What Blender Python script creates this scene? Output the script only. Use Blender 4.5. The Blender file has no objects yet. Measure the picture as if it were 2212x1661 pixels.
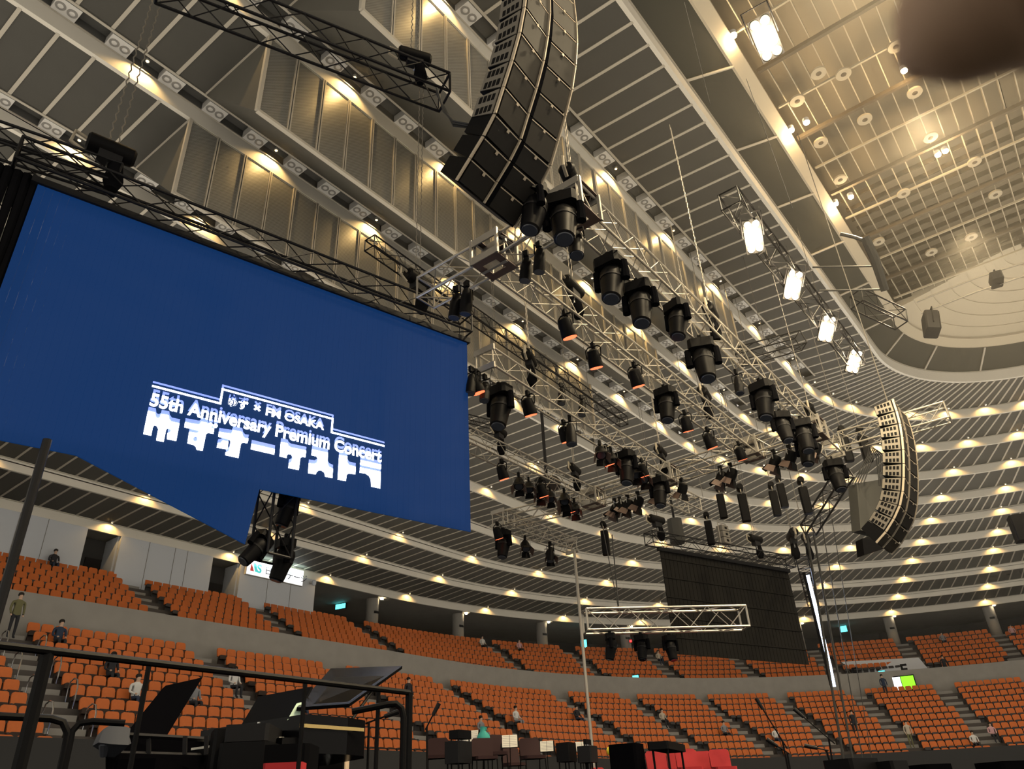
import bpy, bmesh, math, random
from mathutils import Vector, Matrix, Euler
random.seed(11)
PI = math.pi
SC = bpy.context.scene
COL = SC.collection

# ------------------------------------------------------------------ camera
FPX, IW, IH = 1626.46, 2212.0, 1661.0
CAM = Vector((-38.28, 3.56, 1.5))
YAW, PIT, ROL = math.radians(36.87), math.radians(29.80), math.radians(-3.09)
_f = Vector((math.cos(YAW)*math.cos(PIT), math.sin(YAW)*math.cos(PIT), math.sin(PIT)))
_r0 = Vector((math.sin(YAW), -math.cos(YAW), 0.0)); _u0 = _r0.cross(_f)
_r = _r0*math.cos(ROL) + _u0*math.sin(ROL); _u = _u0*math.cos(ROL) - _r0*math.sin(ROL)
cd = bpy.data.cameras.new('camera'); cam = bpy.data.objects.new('camera', cd); COL.objects.link(cam)
cam.matrix_world = Matrix(((_r.x, _u.x, -_f.x, CAM.x), (_r.y, _u.y, -_f.y, CAM.y), (_r.z, _u.z, -_f.z, CAM.z), (0, 0, 0, 1)))
cd.sensor_fit = 'HORIZONTAL'; cd.sensor_width = 36.0; cd.lens = FPX*36.0/IW
cd.clip_start = 0.02; cd.clip_end = 400
cd.dof.use_dof = True; cd.dof.focus_distance = 30.0; cd.dof.aperture_fstop = 20.0
SC.camera = cam
# ------------------------------------------------------------------ world, exposure
w = bpy.data.worlds.new('hall_ambience'); SC.world = w; w.use_nodes = True
bg = w.node_tree.nodes['Background']; bg.inputs[0].default_value = (1.0, 0.91, 0.76, 1); bg.inputs[1].default_value = 0.70
SC.view_settings.view_transform = 'Standard'; SC.view_settings.look = 'None'
SC.view_settings.gamma = 1.0; SC.view_settings.use_curve_mapping = False
SC.view_settings.exposure = 0.0
w.light_settings.distance = 16.0
SC.cycles.use_fast_gi = True; SC.cycles.max_bounces = 3; SC.cycles.diffuse_bounces = 1; SC.cycles.glossy_bounces = 1
SC.cycles.transmission_bounces = 2; SC.cycles.transparent_max_bounces = 6; SC.cycles.volume_bounces = 0
SC.cycles.sample_clamp_indirect = 4.0; SC.cycles.use_light_tree = True; SC.cycles.use_adaptive_sampling = True; SC.cycles.adaptive_threshold = 0.07; SC.cycles.adaptive_min_samples = 14; SC.cycles.use_denoising = True
# house lighting: rows of big lamps in the central roof well shining down on the floor
HOUSE = [(-30, 0), (-22, 3), (-22, -3), (-14, 3), (-14, -3), (-6, 3), (-6, -3), (-34, -3)]
for (hx, hy) in HOUSE:
    ld = bpy.data.lights.new('house_lamp', 'SPOT'); ld.energy = 9000; ld.color = (1.0, 0.80, 0.50)
    ld.spot_size = math.radians(120); ld.spot_blend = 0.8; ld.shadow_soft_size = 0.4
    lo = bpy.data.objects.new('house_lamp', ld); lo.location = (hx, hy, 22.4); COL.objects.link(lo)

def ray(px, py):
    d = _f + _r*((px-IW/2)/FPX) - _u*((py-IH/2)/FPX); return d.normalized()
def atz(px, py, Z): d = ray(px, py); return CAM + d*((Z-CAM.z)/d.z)
def aty(px, py, Y): d = ray(px, py); return CAM + d*((Y-CAM.y)/d.y)
def atx(px, py, X): d = ray(px, py); return CAM + d*((X-CAM.x)/d.x)
def atd(px, py, D): return CAM + ray(px, py)*D
def athd(px, py, D): d = ray(px, py); return CAM + d*(D/math.hypot(d.x, d.y))

# ------------------------------------------------------------------ materials
MATS = {}
def mat(name, col, rough=0.6, metal=0.0, spec=0.5, emit=None, estr=0.0, noise=None, bump=None, alpha=None):
    m = bpy.data.materials.new(name); m.use_nodes = True; nt = m.node_tree; p = nt.nodes['Principled BSDF']
    p.inputs['Base Color'].default_value = (*col, 1); p.inputs['Roughness'].default_value = rough
    p.inputs['Metallic'].default_value = metal; p.inputs['Specular IOR Level'].default_value = spec
    if emit: p.inputs['Emission Color'].default_value = (*emit, 1); p.inputs['Emission Strength'].default_value = estr
    if noise:                                                       # (scale, amount): colour mottling in object space
        tc = nt.nodes.new('ShaderNodeTexCoord'); n = nt.nodes.new('ShaderNodeTexNoise'); n.inputs['Scale'].default_value = noise[0]
        n.inputs['Detail'].default_value = 4; nt.links.new(tc.outputs['Object'], n.inputs['Vector'])
        mx = nt.nodes.new('ShaderNodeMix'); mx.data_type = 'RGBA'; a = noise[1]
        mx.inputs[6].default_value = (*[c*(1-a) for c in col], 1); mx.inputs[7].default_value = (*[min(1, c*(1+a)) for c in col], 1)
        nt.links.new(n.outputs['Fac'], mx.inputs[0]); nt.links.new(mx.outputs[2], p.inputs['Base Color'])
    if bump:                                                        # (scale, strength)
        tc = nt.nodes.new('ShaderNodeTexCoord'); n = nt.nodes.new('ShaderNodeTexNoise'); n.inputs['Scale'].default_value = bump[0]
        nt.links.new(tc.outputs['Object'], n.inputs['Vector']); b = nt.nodes.new('ShaderNodeBump'); b.inputs['Strength'].default_value = bump[1]
        nt.links.new(n.outputs['Fac'], b.inputs['Height']); nt.links.new(b.outputs['Normal'], p.inputs['Normal'])
    if emit: m.cycles.emission_sampling = 'NONE'
    MATS[name] = m; return m
mat('panel', (0.108, 0.102, 0.088), 0.75, noise=(2.0, 0.07)); mat('rib', (0.62, 0.56, 0.46), 0.55)
mat('fascia', (0.86, 0.80, 0.69), 0.6, noise=(0.6, 0.04)); mat('backing', (0.16, 0.145, 0.12), 0.8)
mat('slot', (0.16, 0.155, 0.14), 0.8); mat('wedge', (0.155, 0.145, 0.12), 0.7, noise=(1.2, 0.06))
mat('cream', (0.70, 0.60, 0.44), 0.6); mat('housing', (0.86, 0.82, 0.76), 0.5); mat('ringdark', (0.35, 0.33, 0.30), 0.4)
mat('glassdark', (0.075, 0.072, 0.055), 0.4); mat('beam', (0.17, 0.13, 0.085), 0.7); mat('fin', (0.66, 0.56, 0.40), 0.5)
mat('wellceil', (0.42, 0.34, 0.23), 0.7)
mat('amber', (1, .8, .5), 0.5, emit=(1.0, 0.66, 0.28), estr=7.0); mat('whitehot', (1, 1, 1), 0.5, emit=(1.0, 0.80, 0.50), estr=60.0)
mat('wallwhite', (0.66, 0.68, 0.72), 0.7, noise=(0.5, 0.05)); mat('walldark', (0.045, 0.045, 0.045), 0.8)
mat('concrete', (0.30, 0.28, 0.25), 0.85, noise=(1.5, 0.15)); mat('terrace', (0.10, 0.085, 0.075), 0.9, noise=(1.0, 0.2))
mat('seat', (0.62, 0.145, 0.022), 0.65, noise=(6.0, 0.12)); mat('seatdark', (0.06, 0.055, 0.055), 0.6); mat('seatshell', (0.05, 0.03, 0.022), 0.7)
mat('stage', (0.003, 0.003, 0.004), 0.8, spec=0.0); mat('floor', (0.10, 0.09, 0.08), 0.8, noise=(0.4, 0.2))
mat('alu', (0.50, 0.47, 0.42), 0.38, 0.7); mat('alured', (0.11, 0.07, 0.055), 0.6, 0.1); mat('trussblack', (0.012, 0.012, 0.014), 0.38, 0.2, spec=0.3)
mat('black', (0.005, 0.005, 0.006), 0.45, spec=0.12); mat('blackgloss', (0.004, 0.004, 0.005), 0.22, spec=0.12); mat('blacksoft', (0.006, 0.006, 0.007), 0.85, spec=0.0)
mat('charcoal', (0.014, 0.014, 0.016), 0.5, spec=0.15); mat('greycloth', (0.05, 0.055, 0.07), 0.85, bump=(6, .4)); mat('chrome', (0.75, 0.75, 0.75), 0.2, 1.0)
mat('chain', (0.24, 0.22, 0.19), 0.5, 0.5); mat('cable', (0.03, 0.03, 0.03), 0.5); mat('cabletan', (0.35, 0.30, 0.22), 0.6)
mat('redlens', (0.6, 0.06, 0.03), 0.4, emit=(1.0, 0.16, 0.06), estr=2.2); mat('lens', (0.05, 0.055, 0.07), 0.08)
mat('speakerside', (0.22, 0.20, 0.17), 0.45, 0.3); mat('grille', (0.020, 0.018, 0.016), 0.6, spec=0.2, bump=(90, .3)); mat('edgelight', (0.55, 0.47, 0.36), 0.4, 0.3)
mat('ledtext', (1, 1, 1), 0.5, emit=(0.86, 0.90, 1.0), estr=6.0); mat('ledghost', (.3, .4, .9), 0.5, emit=(0.035, 0.075, 0.32), estr=1.0)
mat('ledbar', (1, 1, 1), 0.5, emit=(0.55, 0.70, 1.0), estr=5.0)
mat('signwhite', (1, 1, 1), 0.5, emit=(0.93, 0.97, 1.0), estr=1.35); mat('signink', (0.10, 0.09, 0.14), 0.6); mat('signcyan', (0.05, .6, .6), 0.6, emit=(0.10, 0.75, 0.72), estr=0.7)
mat('signred', (0.7, .05, .05), 0.6, emit=(0.8, 0.10, 0.08), estr=0.4); mat('exitcyan', (0, .6, .6), 0.5, emit=(0.10, 0.85, 0.90), estr=3.0)
mat('exitgreen', (.2, .8, 0), 0.5, emit=(0.22, 0.85, 0.02), estr=1.6); mat('redled', (1, 0, 0), 0.5, emit=(1, 0.02, 0.02), estr=6.0)
mat('paper', (0.80, 0.77, 0.68), 0.8); mat('papergreen', (0.55, 0.72, 0.58), 0.8); mat('maroon', (0.028, 0.006, 0.008), 0.8); mat('redfab', (0.42, 0.010, 0.016), 0.7)
mat('teal', (0.03, 0.32, 0.28), 0.75); mat('yellow', (0.85, 0.65, 0.03), 0.6); mat('wood', (0.45, 0.26, 0.12), 0.5); mat('brass', (0.75, 0.55, 0.22), 0.25, 1.0)
mat('skin', (0.62, 0.40, 0.28), 0.6); mat('hair', (0.02, 0.016, 0.013), 0.6); mat('tan', (0.80, 0.62, 0.44), 0.8)
mat('clothdark', (0.03, 0.03, 0.035), 0.9); mat('clothnavy', (0.03, 0.045, 0.08), 0.9); mat('clothwhite', (0.68, 0.66, 0.62), 0.9)
mat('clothgrey', (0.24, 0.24, 0.25), 0.9); mat('clotholive', (0.16, 0.15, 0.07), 0.9); mat('clothbeige', (0.52, 0.44, 0.34), 0.9); mat('clothpink', (0.62, 0.35, 0.36), 0.9)
mat('fingerskin', (0.50, 0.33, 0.22), 0.6); mat('nail', (0.55, 0.36, 0.30), 0.3)
# LED curtain: a display showing a deep navy field
m = mat('ledfield', (0.006, 0.008, 0.014), 0.9, spec=0.1, emit=(0.0025, 0.027, 0.108), estr=1.0)
m = mat('ledback', (0.007, 0.0065, 0.006), 0.7, spec=0.15); mat('coverdark', (0.05, 0.05, 0.045), 0.7)
# perforated metal acoustic panel: fine square mesh relief
m = mat('mesh', (0.30, 0.28, 0.25), 0.42, 0.45)
nt = m.node_tree; tc = nt.nodes.new('ShaderNodeTexCoord'); br = nt.nodes.new('ShaderNodeTexChecker'); br.inputs['Scale'].default_value = 32
br.inputs[1].default_value = (1, 1, 1, 1); br.inputs[2].default_value = (0, 0, 0, 1)
bp = nt.nodes.new('ShaderNodeBump'); bp.inputs['Strength'].default_value = 0.35; bp.inputs['Distance'].default_value = 0.02
nt.links.new(tc.outputs['Object'], br.inputs['Vector']); nt.links.new(br.outputs['Fac'], bp.inputs['Height']); nt.links.new(bp.outputs['Normal'], nt.nodes['Principled BSDF'].inputs['Normal'])
mx = nt.nodes.new('ShaderNodeMix'); mx.data_type = 'RGBA'; mx.inputs[6].default_value = (0.26, 0.25, 0.22, 1); mx.inputs[7].default_value = (0.50, 0.48, 0.43, 1)
nt.links.new(br.outputs['Fac'], mx.inputs[0]); nt.links.new(mx.outputs[2], nt.nodes['Principled BSDF'].inputs['Base Color'])

# ------------------------------------------------------------------ mesh builder
def basis(d):
    d = d.normalized(); a = Vector((0, 0, 1)) if abs(d.z) < 0.95 else Vector((1, 0, 0))
    x = a.cross(d).normalized(); return x, d.cross(x)
class MB:
    def __init__(s): s.v = []; s.f = []
    def box(s, c, sz, R=None):
        c = Vector(c); i = len(s.v); hx, hy, hz = sz[0]/2, sz[1]/2, sz[2]/2
        for dx, dy, dz in ((-1,-1,-1),(1,-1,-1),(1,1,-1),(-1,1,-1),(-1,-1,1),(1,-1,1),(1,1,1),(-1,1,1)):
            p = Vector((dx*hx, dy*hy, dz*hz)); p = (R @ p if R else p) + c; s.v.append(p)
        s.f += [(i+3,i+2,i+1,i),(i+4,i+5,i+6,i+7),(i,i+1,i+5,i+4),(i+1,i+2,i+6,i+5),(i+2,i+3,i+7,i+6),(i+3,i,i+4,i+7)]; return s
    def cbox(s, c, sz, ch, R=None):                                  # box with its vertical edges cut by ch
        hx, hy, hz = sz[0]/2, sz[1]/2, sz[2]/2
        poly = [(-hx+ch,-hy),(hx-ch,-hy),(hx,-hy+ch),(hx,hy-ch),(hx-ch,hy),(-hx+ch,hy),(-hx,hy-ch),(-hx,-hy+ch)]
        return s.prism(poly, -hz, hz, Matrix.Translation(Vector(c)) @ (R.to_4x4() if R else Matrix.Identity(4)))
    def prism(s, poly, z0, z1, M=None):
        i = len(s.v); n = len(poly)
        for z in (z0, z1):
            for (x, y) in poly: p = Vector((x, y, z)); s.v.append(M @ p if M else p)
        s.f.append(tuple(range(i+n-1, i-1, -1))); s.f.append(tuple(range(i+n, i+2*n)))
        for k in range(n): s.f.append((i+k, i+(k+1) % n, i+n+(k+1) % n, i+n+k))
        return s
    def path(s, pts, r, n=6, closed=False):
        pts = [Vector(p) for p in pts]; i = len(s.v); m = len(pts); up = None
        for k, p in enumerate(pts):
            if closed: d = pts[(k+1) % m] - pts[k-1]
            else: d = pts[min(k+1, m-1)] - pts[max(k-1, 0)]
            if d.length < 1e-9: d = Vector((0, 0, 1))
            d.normalize()
            if up is None: x, y = basis(d)
            else:
                x = up - d*up.dot(d)
                if x.length < 1e-4: x, y = basis(d)
                x.normalize(); y = d.cross(x)
            up = x; rr = r[k] if isinstance(r, (list, tuple)) else r
            for j in range(n): a = 2*PI*j/n; s.v.append(p + x*(rr*math.cos(a)) + y*(rr*math.sin(a)))
        for k in range(m if closed else m-1):
            a, b = i+k*n, i+((k+1) % m)*n
            for j in range(n): s.f.append((a+j, a+(j+1) % n, b+(j+1) % n, b+j))
        if not closed: s.f.append(tuple(range(i+n-1, i-1, -1))); s.f.append(tuple(range(i+(m-1)*n, i+m*n)))
        return s
    def tube(s, a, b, r, n=8): return s.path([a, b], r, n)
    def lathe(s, prof, n=16, M=None):                                # prof: (radius, height) from bottom up, closed by caps
        i = len(s.v)
        for (r, z) in prof:
            for j in range(n): a = 2*PI*j/n; p = Vector((r*math.cos(a), r*math.sin(a), z)); s.v.append(M @ p if M else p)
        for k in range(len(prof)-1):
            a, b = i+k*n, i+(k+1)*n
            for j in range(n): s.f.append((a+j, a+(j+1) % n, b+(j+1) % n, b+j))
        s.f.append(tuple(range(i+n-1, i-1, -1))); e = i+(len(prof)-1)*n; s.f.append(tuple(range(e, e+n))); return s
    def ball(s, c, r, n=10, m=6, sc=(1, 1, 1)):
        prof = [(max(1e-4, math.sin(PI*k/m)), -math.cos(PI*k/m)) for k in range(m+1)]
        M = Matrix.Translation(Vector(c)) @ Matrix.Diagonal((r*sc[0], r*sc[1], r*sc[2], 1)); return s.lathe(prof, n, M)
    def quad(s, a, b, c, d): i = len(s.v); s.v += [Vector(a), Vector(b), Vector(c), Vector(d)]; s.f.append((i, i+1, i+2, i+3)); return s
    def mesh(s, name, m, smooth=False):
        me = bpy.data.meshes.new(name); me.from_pydata([tuple(p) for p in s.v], [], s.f)
        me.materials.append(MATS[m]); me.update()
        if smooth: me.shade_smooth(); me.set_sharp_from_angle(angle=math.radians(38))
        return me
    def build(s, name, m, parent=None, smooth=False): return link(name, s.mesh(name, m, smooth), parent)
def link(name, me, parent=None, loc=None, rz=None):
    o = bpy.data.objects.new(name, me); COL.objects.link(o)
    if parent: o.parent = parent
    if loc is not None: o.location = loc
    if rz is not None: o.rotation_euler = (0, 0, rz)
    return o
def tag(o, label, cat, group=None):
    o['label'] = label; o['category'] = cat
    if group: o['group'] = group
    return o
def thing(name, label, cat, loc=(0, 0, 0), rot=None, group=None):
    o = bpy.data.objects.new(name, None); COL.objects.link(o); o.location = loc; o.empty_display_size = 0.2
    if rot is not None: o.rotation_euler = rot if not isinstance(rot, (int, float)) else (0, 0, rot)
    return tag(o, label, cat, group)
def struct(o, label=None, cat=None):
    o['kind'] = 'structure'
    if label: o['label'] = label; o['category'] = cat
    return o
def children(o): return [c for c in CH.get(o.name, [])]
def copy_tree(src, loc=None, rot=None, label=None, group=None, name=None, scale=None):
    r = src.copy(); COL.objects.link(r)
    if name: r.name = name
    if loc is not None: r.location = loc
    if rot is not None: r.rotation_euler = rot
    if scale is not None: r.scale = (scale,)*3
    if label: r['label'] = label
    if group: r['group'] = group
    for c in src.children:
        k = c.copy(); COL.objects.link(k); k.parent = r
        for g in c.children: q = g.copy(); COL.objects.link(q); q.parent = k
    return r
class Proto:                                                         # first use moves the built thing itself, later uses copy it
    def __init__(s, root): s.root = root; s.used = False
    def put(s, loc, rot=(0, 0, 0), label=None, group=None, scale=None):
        if not s.used:
            s.used = True; r = s.root; r.location = loc; r.rotation_euler = rot
            if scale: r.scale = (scale,)*3
            if label: r['label'] = label
            if group: r['group'] = group
            return r
        return copy_tree(s.root, loc, rot, label, group, None, scale or 1.0)
# sweep of a closed (r, z) profile round the hall's stadium plan
def plan(x0, a1, dx=2.0, da=3.0, xr=None):
    P = []; n = max(1, int(round(-x0/dx))) if x0 < 0 else 0
    for k in range(n): P.append((x0 - x0*k/n, 0.0, 1.0))
    na = max(1, int(round(a1/da)))
    for k in range(na+1): a = math.radians(a1*k/na); P.append((0.0, math.sin(a), math.cos(a)))
    if xr is not None: P.append((xr, 0.0, -1.0))
    return P
def sweep(mb, prof, P, closed=True):
    i = len(mb.v); n = len(prof)
    for (cx, nx, ny) in P:
        for (r, z) in prof: mb.v.append(Vector((cx + r*nx, r*ny, z)))
    for k in range(len(P)-1):
        for j in range(n if closed else n-1):
            mb.f.append((i+k*n+j, i+k*n+(j+1) % n, i+(k+1)*n+(j+1) % n, i+(k+1)*n+j))
    if closed: mb.f.append(tuple(range(i+n-1, i-1, -1))); e = i+(len(P)-1)*n; mb.f.append(tuple(range(e, e+n)))
    return mb
def pol(r, deg, z): a = math.radians(deg); return Vector((r*math.sin(a), r*math.cos(a), z))
ORD = ['lowest', 'second', 'third', 'fourth', 'fifth', 'sixth', 'seventh', 'eighth', 'ninth', 'tenth', 'eleventh']

# ================================================================== THE HALL
RB = [46.00, 42.31, 38.83, 34.99, 31.19, 27.53, 24.01, 20.18, 16.39, 12.44, 8.50]
RZ = [16.28, 16.91, 17.60, 18.19, 18.63, 19.17, 19.68, 20.14, 20.60, 20.95, 21.29]
FH = 0.57; SLOT = 0.58; RIB = 0.953; DA = 10.07
XS = [-34, -34, -36, -38, -41, -46, -46, -46, -46, -46, -46]         # where the near end of each ring leaves the view
AEND = 112.0
FULL = plan(-62, 180, 4.0, 3.0, -62)
struct(MB().box((-10, 0, -0.1), (140, 130, 0.2)).build('floor', 'floor'))
# fascia rings
for k in range(11):
    h = FH if k < 10 else 0.62
    t = sweep(MB(), [(RB[k], RZ[k]), (RB[k]+0.14, RZ[k]), (RB[k]+0.14, RZ[k]+h+0.10), (RB[k], RZ[k]+h)], FULL).build('trim_%d' % (k+1), 'fascia')
    struct(t)
    lip = sweep(MB(), [(RB[k]-0.05, RZ[k]+h-0.05), (RB[k]-0.005, RZ[k]+h-0.05), (RB[k]-0.005, RZ[k]+h-0.01), (RB[k]-0.05, RZ[k]+h-0.01)], plan(XS[k]-4, AEND+30, 3, 3)).build('lip', 'rib', t)
WX0, WX1 = -31.45, -9.55                                              # stretch with hanging perforated walls
# stepped soffits made of panels and ribs
for k in range(10):
    zo, zi = RZ[k]+FH+0.01, RZ[k+1]+0.02
    ro_a, ri = RB[k]-0.02, RB[k+1]+0.10
    ro_s = RB[k]-SLOT if k >= 6 else ro_a
    ce = sweep(MB(), [(RB[k]+0.1, zo+0.42), (ri-0.1, zo+0.42), (ri-0.1, zo+0.47), (RB[k]+0.1, zo+0.47)], FULL).build('ceiling', 'backing'); struct(ce)
    # straight panels
    def pane(ro, w0, w1, gap):
        mb = MB(); t = 0.03
        a = [(-w0+gap, ro, zo), (w0-gap, ro, zo), (w1-gap, ri, zi), (-w1+gap, ri, zi)]
        for z in (0, t):
            for p in a: mb.v.append(Vector((p[0], p[1], p[2]+z)))
        mb.f += [(0, 1, 2, 3), (7, 6, 5, 4), (0, 4, 5, 1), (1, 5, 6, 2), (2, 6, 7, 3), (3, 7, 4, 0)]; return mb
    def ribm(ro, w0, w1):
        mb = MB(); g = 0.05
        a = [(w0-g, ro, zo), (w0+g, ro, zo), (w1+g, ri, zi), (w1-g, ri, zi)]
        for z in (-0.025, 0.03):
            for p in a: mb.v.append(Vector((p[0], p[1], p[2]+z)))
        mb.f += [(0, 1, 2, 3), (7, 6, 5, 4), (0, 4, 5, 1), (1, 5, 6, 2), (2, 6, 7, 3), (3, 7, 4, 0)]; return mb
    h = RIB/2; pm = pane(ro_s, h, h, 0.05).mesh('panel', 'panel'); rm = ribm(ro_s, h, h).mesh('rib', 'rib')
    n = int((0 - XS[k])/RIB)
    for i in range(n):
        x = -RIB*(i+0.5)
        if k in (6, 7, 8) and WX0+0.3 < x < WX1-0.3: continue
        q = link('panel', pm, ce, (x, 0, 0)); link('rib', rm, q)
    da = DA/8 if k < 6 else DA/4
    ht = math.tan(math.radians(da/2)); pm = pane(ro_a, ro_a*ht, ri*ht, 0.05).mesh('panel', 'panel'); rm = ribm(ro_a, ro_a*ht, ri*ht).mesh('rib', 'rib')
    for i in range(int(AEND/da)):
        q = link('panel', pm, ce, (0, 0, 0), -math.radians(da*(i+0.5))); link('rib', rm, q)
    if k >= 6:                                                        # lamp slot along the straight run
        sl = MB()
        sweep(sl, [(RB[k]-0.01, zo-0.02), (RB[k]-0.01, zo+0.30), (RB[k]-SLOT, zo+0.30), (RB[k]-SLOT, zo-0.03), (RB[k]-SLOT-0.06, zo-0.03), (RB[k]-SLOT-0.06, zo+0.36), (RB[k]+0.06, zo+0.36), (RB[k]+0.06, zo-0.02)], [(XS[k]-2, 0, 1), (0.2, 0, 1)])
        sl.build('lamp_slot', 'slot', ce)
        ed = MB(); sweep(ed, [(RB[k]-SLOT-0.07, zo-0.05), (RB[k]-SLOT+0.01, zo-0.05), (RB[k]-SLOT+0.01, zo-0.028), (RB[k]-SLOT-0.07, zo-0.028)], [(XS[k]-2, 0, 1), (0.2, 0, 1)])
        ed.build('slot_edge', 'rib', ce)
# hanging perforated walls below rings 8, 9 and 10
for k in (7, 8, 9):
    zt, zb = RZ[k], RZ[k]-3.0
    n = 23; wd = (WX1-WX0)/n
    wl = MB().box(((WX0+WX1)/2, RB[k]+0.06, zt-0.02), (WX1-WX0, 0.08, 0.05)).build('wall_left', 'rib'); struct(wl)
    MB().box(((WX0+WX1)/2, RB[k]+0.03, zb), (WX1-WX0, 0.12, 0.09)).build('bottom_rail', 'rib', wl)
    pmesh = MB().box((0, RB[k]+0.05, (zt+zb)/2), (wd-0.10, 0.03, 3.0-0.06)).mesh('mesh_panel', 'mesh')
    mmesh = MB().box((0, RB[k]+0.03, (zt+zb)/2), (0.035, 0.07, 3.0)).mesh('mullion', 'rib')
    for i in range(n):
        q = link('mesh_panel', pmesh, wl, (WX0+wd*(i+0.5), 0, 0))
        for s in (-1, 1): link('mullion', mmesh, q, (s*(wd/2-0.035), 0, 0))
    for x in (WX0, WX1): MB().box((x, RB[k]+0.03, (zt+zb)/2), (0.10, 0.10, 3.0)).build('end_post', 'rib', wl)
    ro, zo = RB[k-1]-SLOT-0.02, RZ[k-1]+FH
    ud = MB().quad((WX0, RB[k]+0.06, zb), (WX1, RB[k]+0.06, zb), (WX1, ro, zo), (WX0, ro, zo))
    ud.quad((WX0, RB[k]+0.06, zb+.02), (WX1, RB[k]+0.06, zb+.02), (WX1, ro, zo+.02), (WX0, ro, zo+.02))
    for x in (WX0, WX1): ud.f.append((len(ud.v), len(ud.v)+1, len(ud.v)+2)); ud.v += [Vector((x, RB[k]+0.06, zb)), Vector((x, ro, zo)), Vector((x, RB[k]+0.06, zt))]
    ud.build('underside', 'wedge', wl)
# roof well: dark glazed clerestory, rim, flat ceiling with beams and fins, stepped far end
cz0, cz1, cr0, cr1 = RZ[10]+0.62, 22.75, 8.50, 7.25
well = sweep(MB(), [(9.4, cz1+2.6), (-0.05, cz1+2.6), (-0.05, cz1+2.7), (9.4, cz1+2.7)], FULL).build('ceiling', 'wellceil'); struct(well)
gl = sweep(MB(), [(cr0+0.10, cz0-0.02), (cr1+0.05, cz1), (cr1+0.25, cz1+0.1), (cr0+0.3, cz0+0.1)], plan(-60, 180, 4, 4, -60)).build('window_1', 'glassdark'); struct(gl)
rim = sweep(MB(), [(cr1-0.03, cz1), (cr1+0.08, cz1), (cr1+0.08, cz1+2.6), (cr1-0.05, cz1+2.6), (cr1-0.05, cz1+0.5), (cr1-0.40, cz1+0.42), (cr1-0.40, cz1+0.30)], plan(-60, 180, 4, 3, -60)).build('trim_12', 'cream'); struct(rim)
for i in range(16): mu = MB().tube((-3.9*i-1.9, cr0-0.02, cz0), (-3.9*i-1.9+1.2, cr1, cz1), 0.05, 6).build('mullion', 'rib', gl)
for i in range(8):
    a = 10+23*i
    MB().box(((cr0+cr1)/2*math.sin(math.radians(a)), (cr0+cr1)/2*math.cos(math.radians(a)), (cz0+cz1)/2-0.03), (0.09, 1.45, 0.05), Matrix.Rotation(-math.radians(a), 3, 'Z') @ Matrix.Rotation(-0.59, 3, 'X')).build('mullion', 'rib', gl)
beam = MB().box((0, 0, 23.45), (0.13, 13.6, 0.16)).mesh('cross_beam', 'beam'); thin = MB().box((0, 0, 23.42), (0.07, 13.6, 0.08)).mesh('cross_batten', 'fin')
for i in range(24): link('cross_beam' if i % 2 else 'cross_batten', beam if i % 2 else thin, well, (-1.25-1.955*i, 0, 0))
finm = MB().box((0, 0, 23.72), (38, 0.035, 0.24)).mesh('ceiling_fin', 'fin')
for i in range(26): link('ceiling_fin', finm, well, (-19.6, -6.5+0.52*i, 0))
purl = MB().box((0, 0, 24.0), (0.05, 13.4, 0.22)).mesh('purlin', 'beam')
for i in range(12): link('purlin', purl, well, (-1.0-0.78*i, 0, 0))
for i in range(7):
    r0 = 6.9-0.85*i; z0 = 23.15+0.16*i
    sweep(MB(), [(r0, z0+0.02), (r0-0.85, z0+0.14), (r0-0.85, z0+0.40), (r0, z0+0.40)], plan(-0.6, 180, 1, 4, -0.6)).build('dome_step', 'cream', well)

# recessed amber downlights over every fascia ring
lampm = MB().lathe([(0.06, -0.03), (0.065, 0.05), (0.04, 0.10)], 10).mesh('can', 'housing', True)
bulbm = MB().lathe([(0.02, -0.05), (0.04, -0.035), (0.045, -0.025)], 10).mesh('bulb', 'amber')
ldc = bpy.data.lights.new('downlight_beam', 'SPOT'); ldc.energy = 52.0; ldc.color = (1.0, 0.60, 0.19); ldc.spot_size = math.radians(146); ldc.spot_blend = 0.5; ldc.shadow_soft_size = 0.03
lds = bpy.data.lights.new('downlight_beam_wide', 'SPOT'); lds.energy = 110.0; lds.color = (1.0, 0.65, 0.25); lds.spot_size = math.radians(135); lds.spot_blend = 0.5; lds.shadow_soft_size = 0.04
def seen(P, m=60):
    d = Vector(P)-CAM; z = d.dot(_f)
    if z < 0.2: return False
    x, y = IW/2+FPX*d.dot(_r)/z, IH/2-FPX*d.dot(_u)/z
    return -m < x < IW+m and -m < y < IH+m
def nth(n): return '%d%s' % (n, 'th' if 10 < n % 100 < 14 else {1: 'st', 2: 'nd', 3: 'rd'}.get(n % 10, 'th'))
LC = {}
def downlight(k, P, n, rz, ld, dz):
    if not seen(P, 110): return
    LC[k] = LC.get(k, 0)+1
    t = thing('downlight', 'small amber downlight, %s along the %s ceiling ring from the bottom' % (nth(LC[k]), ORD[k]), 'light', P, rz, 'amber lamps of the %s ceiling ring' % ORD[k])
    link('can', lampm, t); link('bulb', bulbm, t)
    lo = bpy.data.objects.new('lamp_beam', ld); COL.objects.link(lo); lo.parent = t; lo.location = (0, 0, -0.07)
    lo.rotation_euler = (math.radians(dz), 0, 0)                      # tips the beam towards the fascia (+y before the turn)
twin_h = MB().box((0, 0, 0.15), (0.62, 0.50, 0.30)).mesh('housing', 'housing')
twin_r = MB().lathe([(0.115, -0.012), (0.135, -0.012), (0.135, 0.01), (0.115, 0.01)], 16).mesh('lamp_ring', 'ringdark', True)
twin_g = MB().lathe([(0.06, -0.02), (0.085, -0.006), (0.085, 0.005)], 12).mesh('lamp_glass', 'housing', True)
TC = {}
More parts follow.
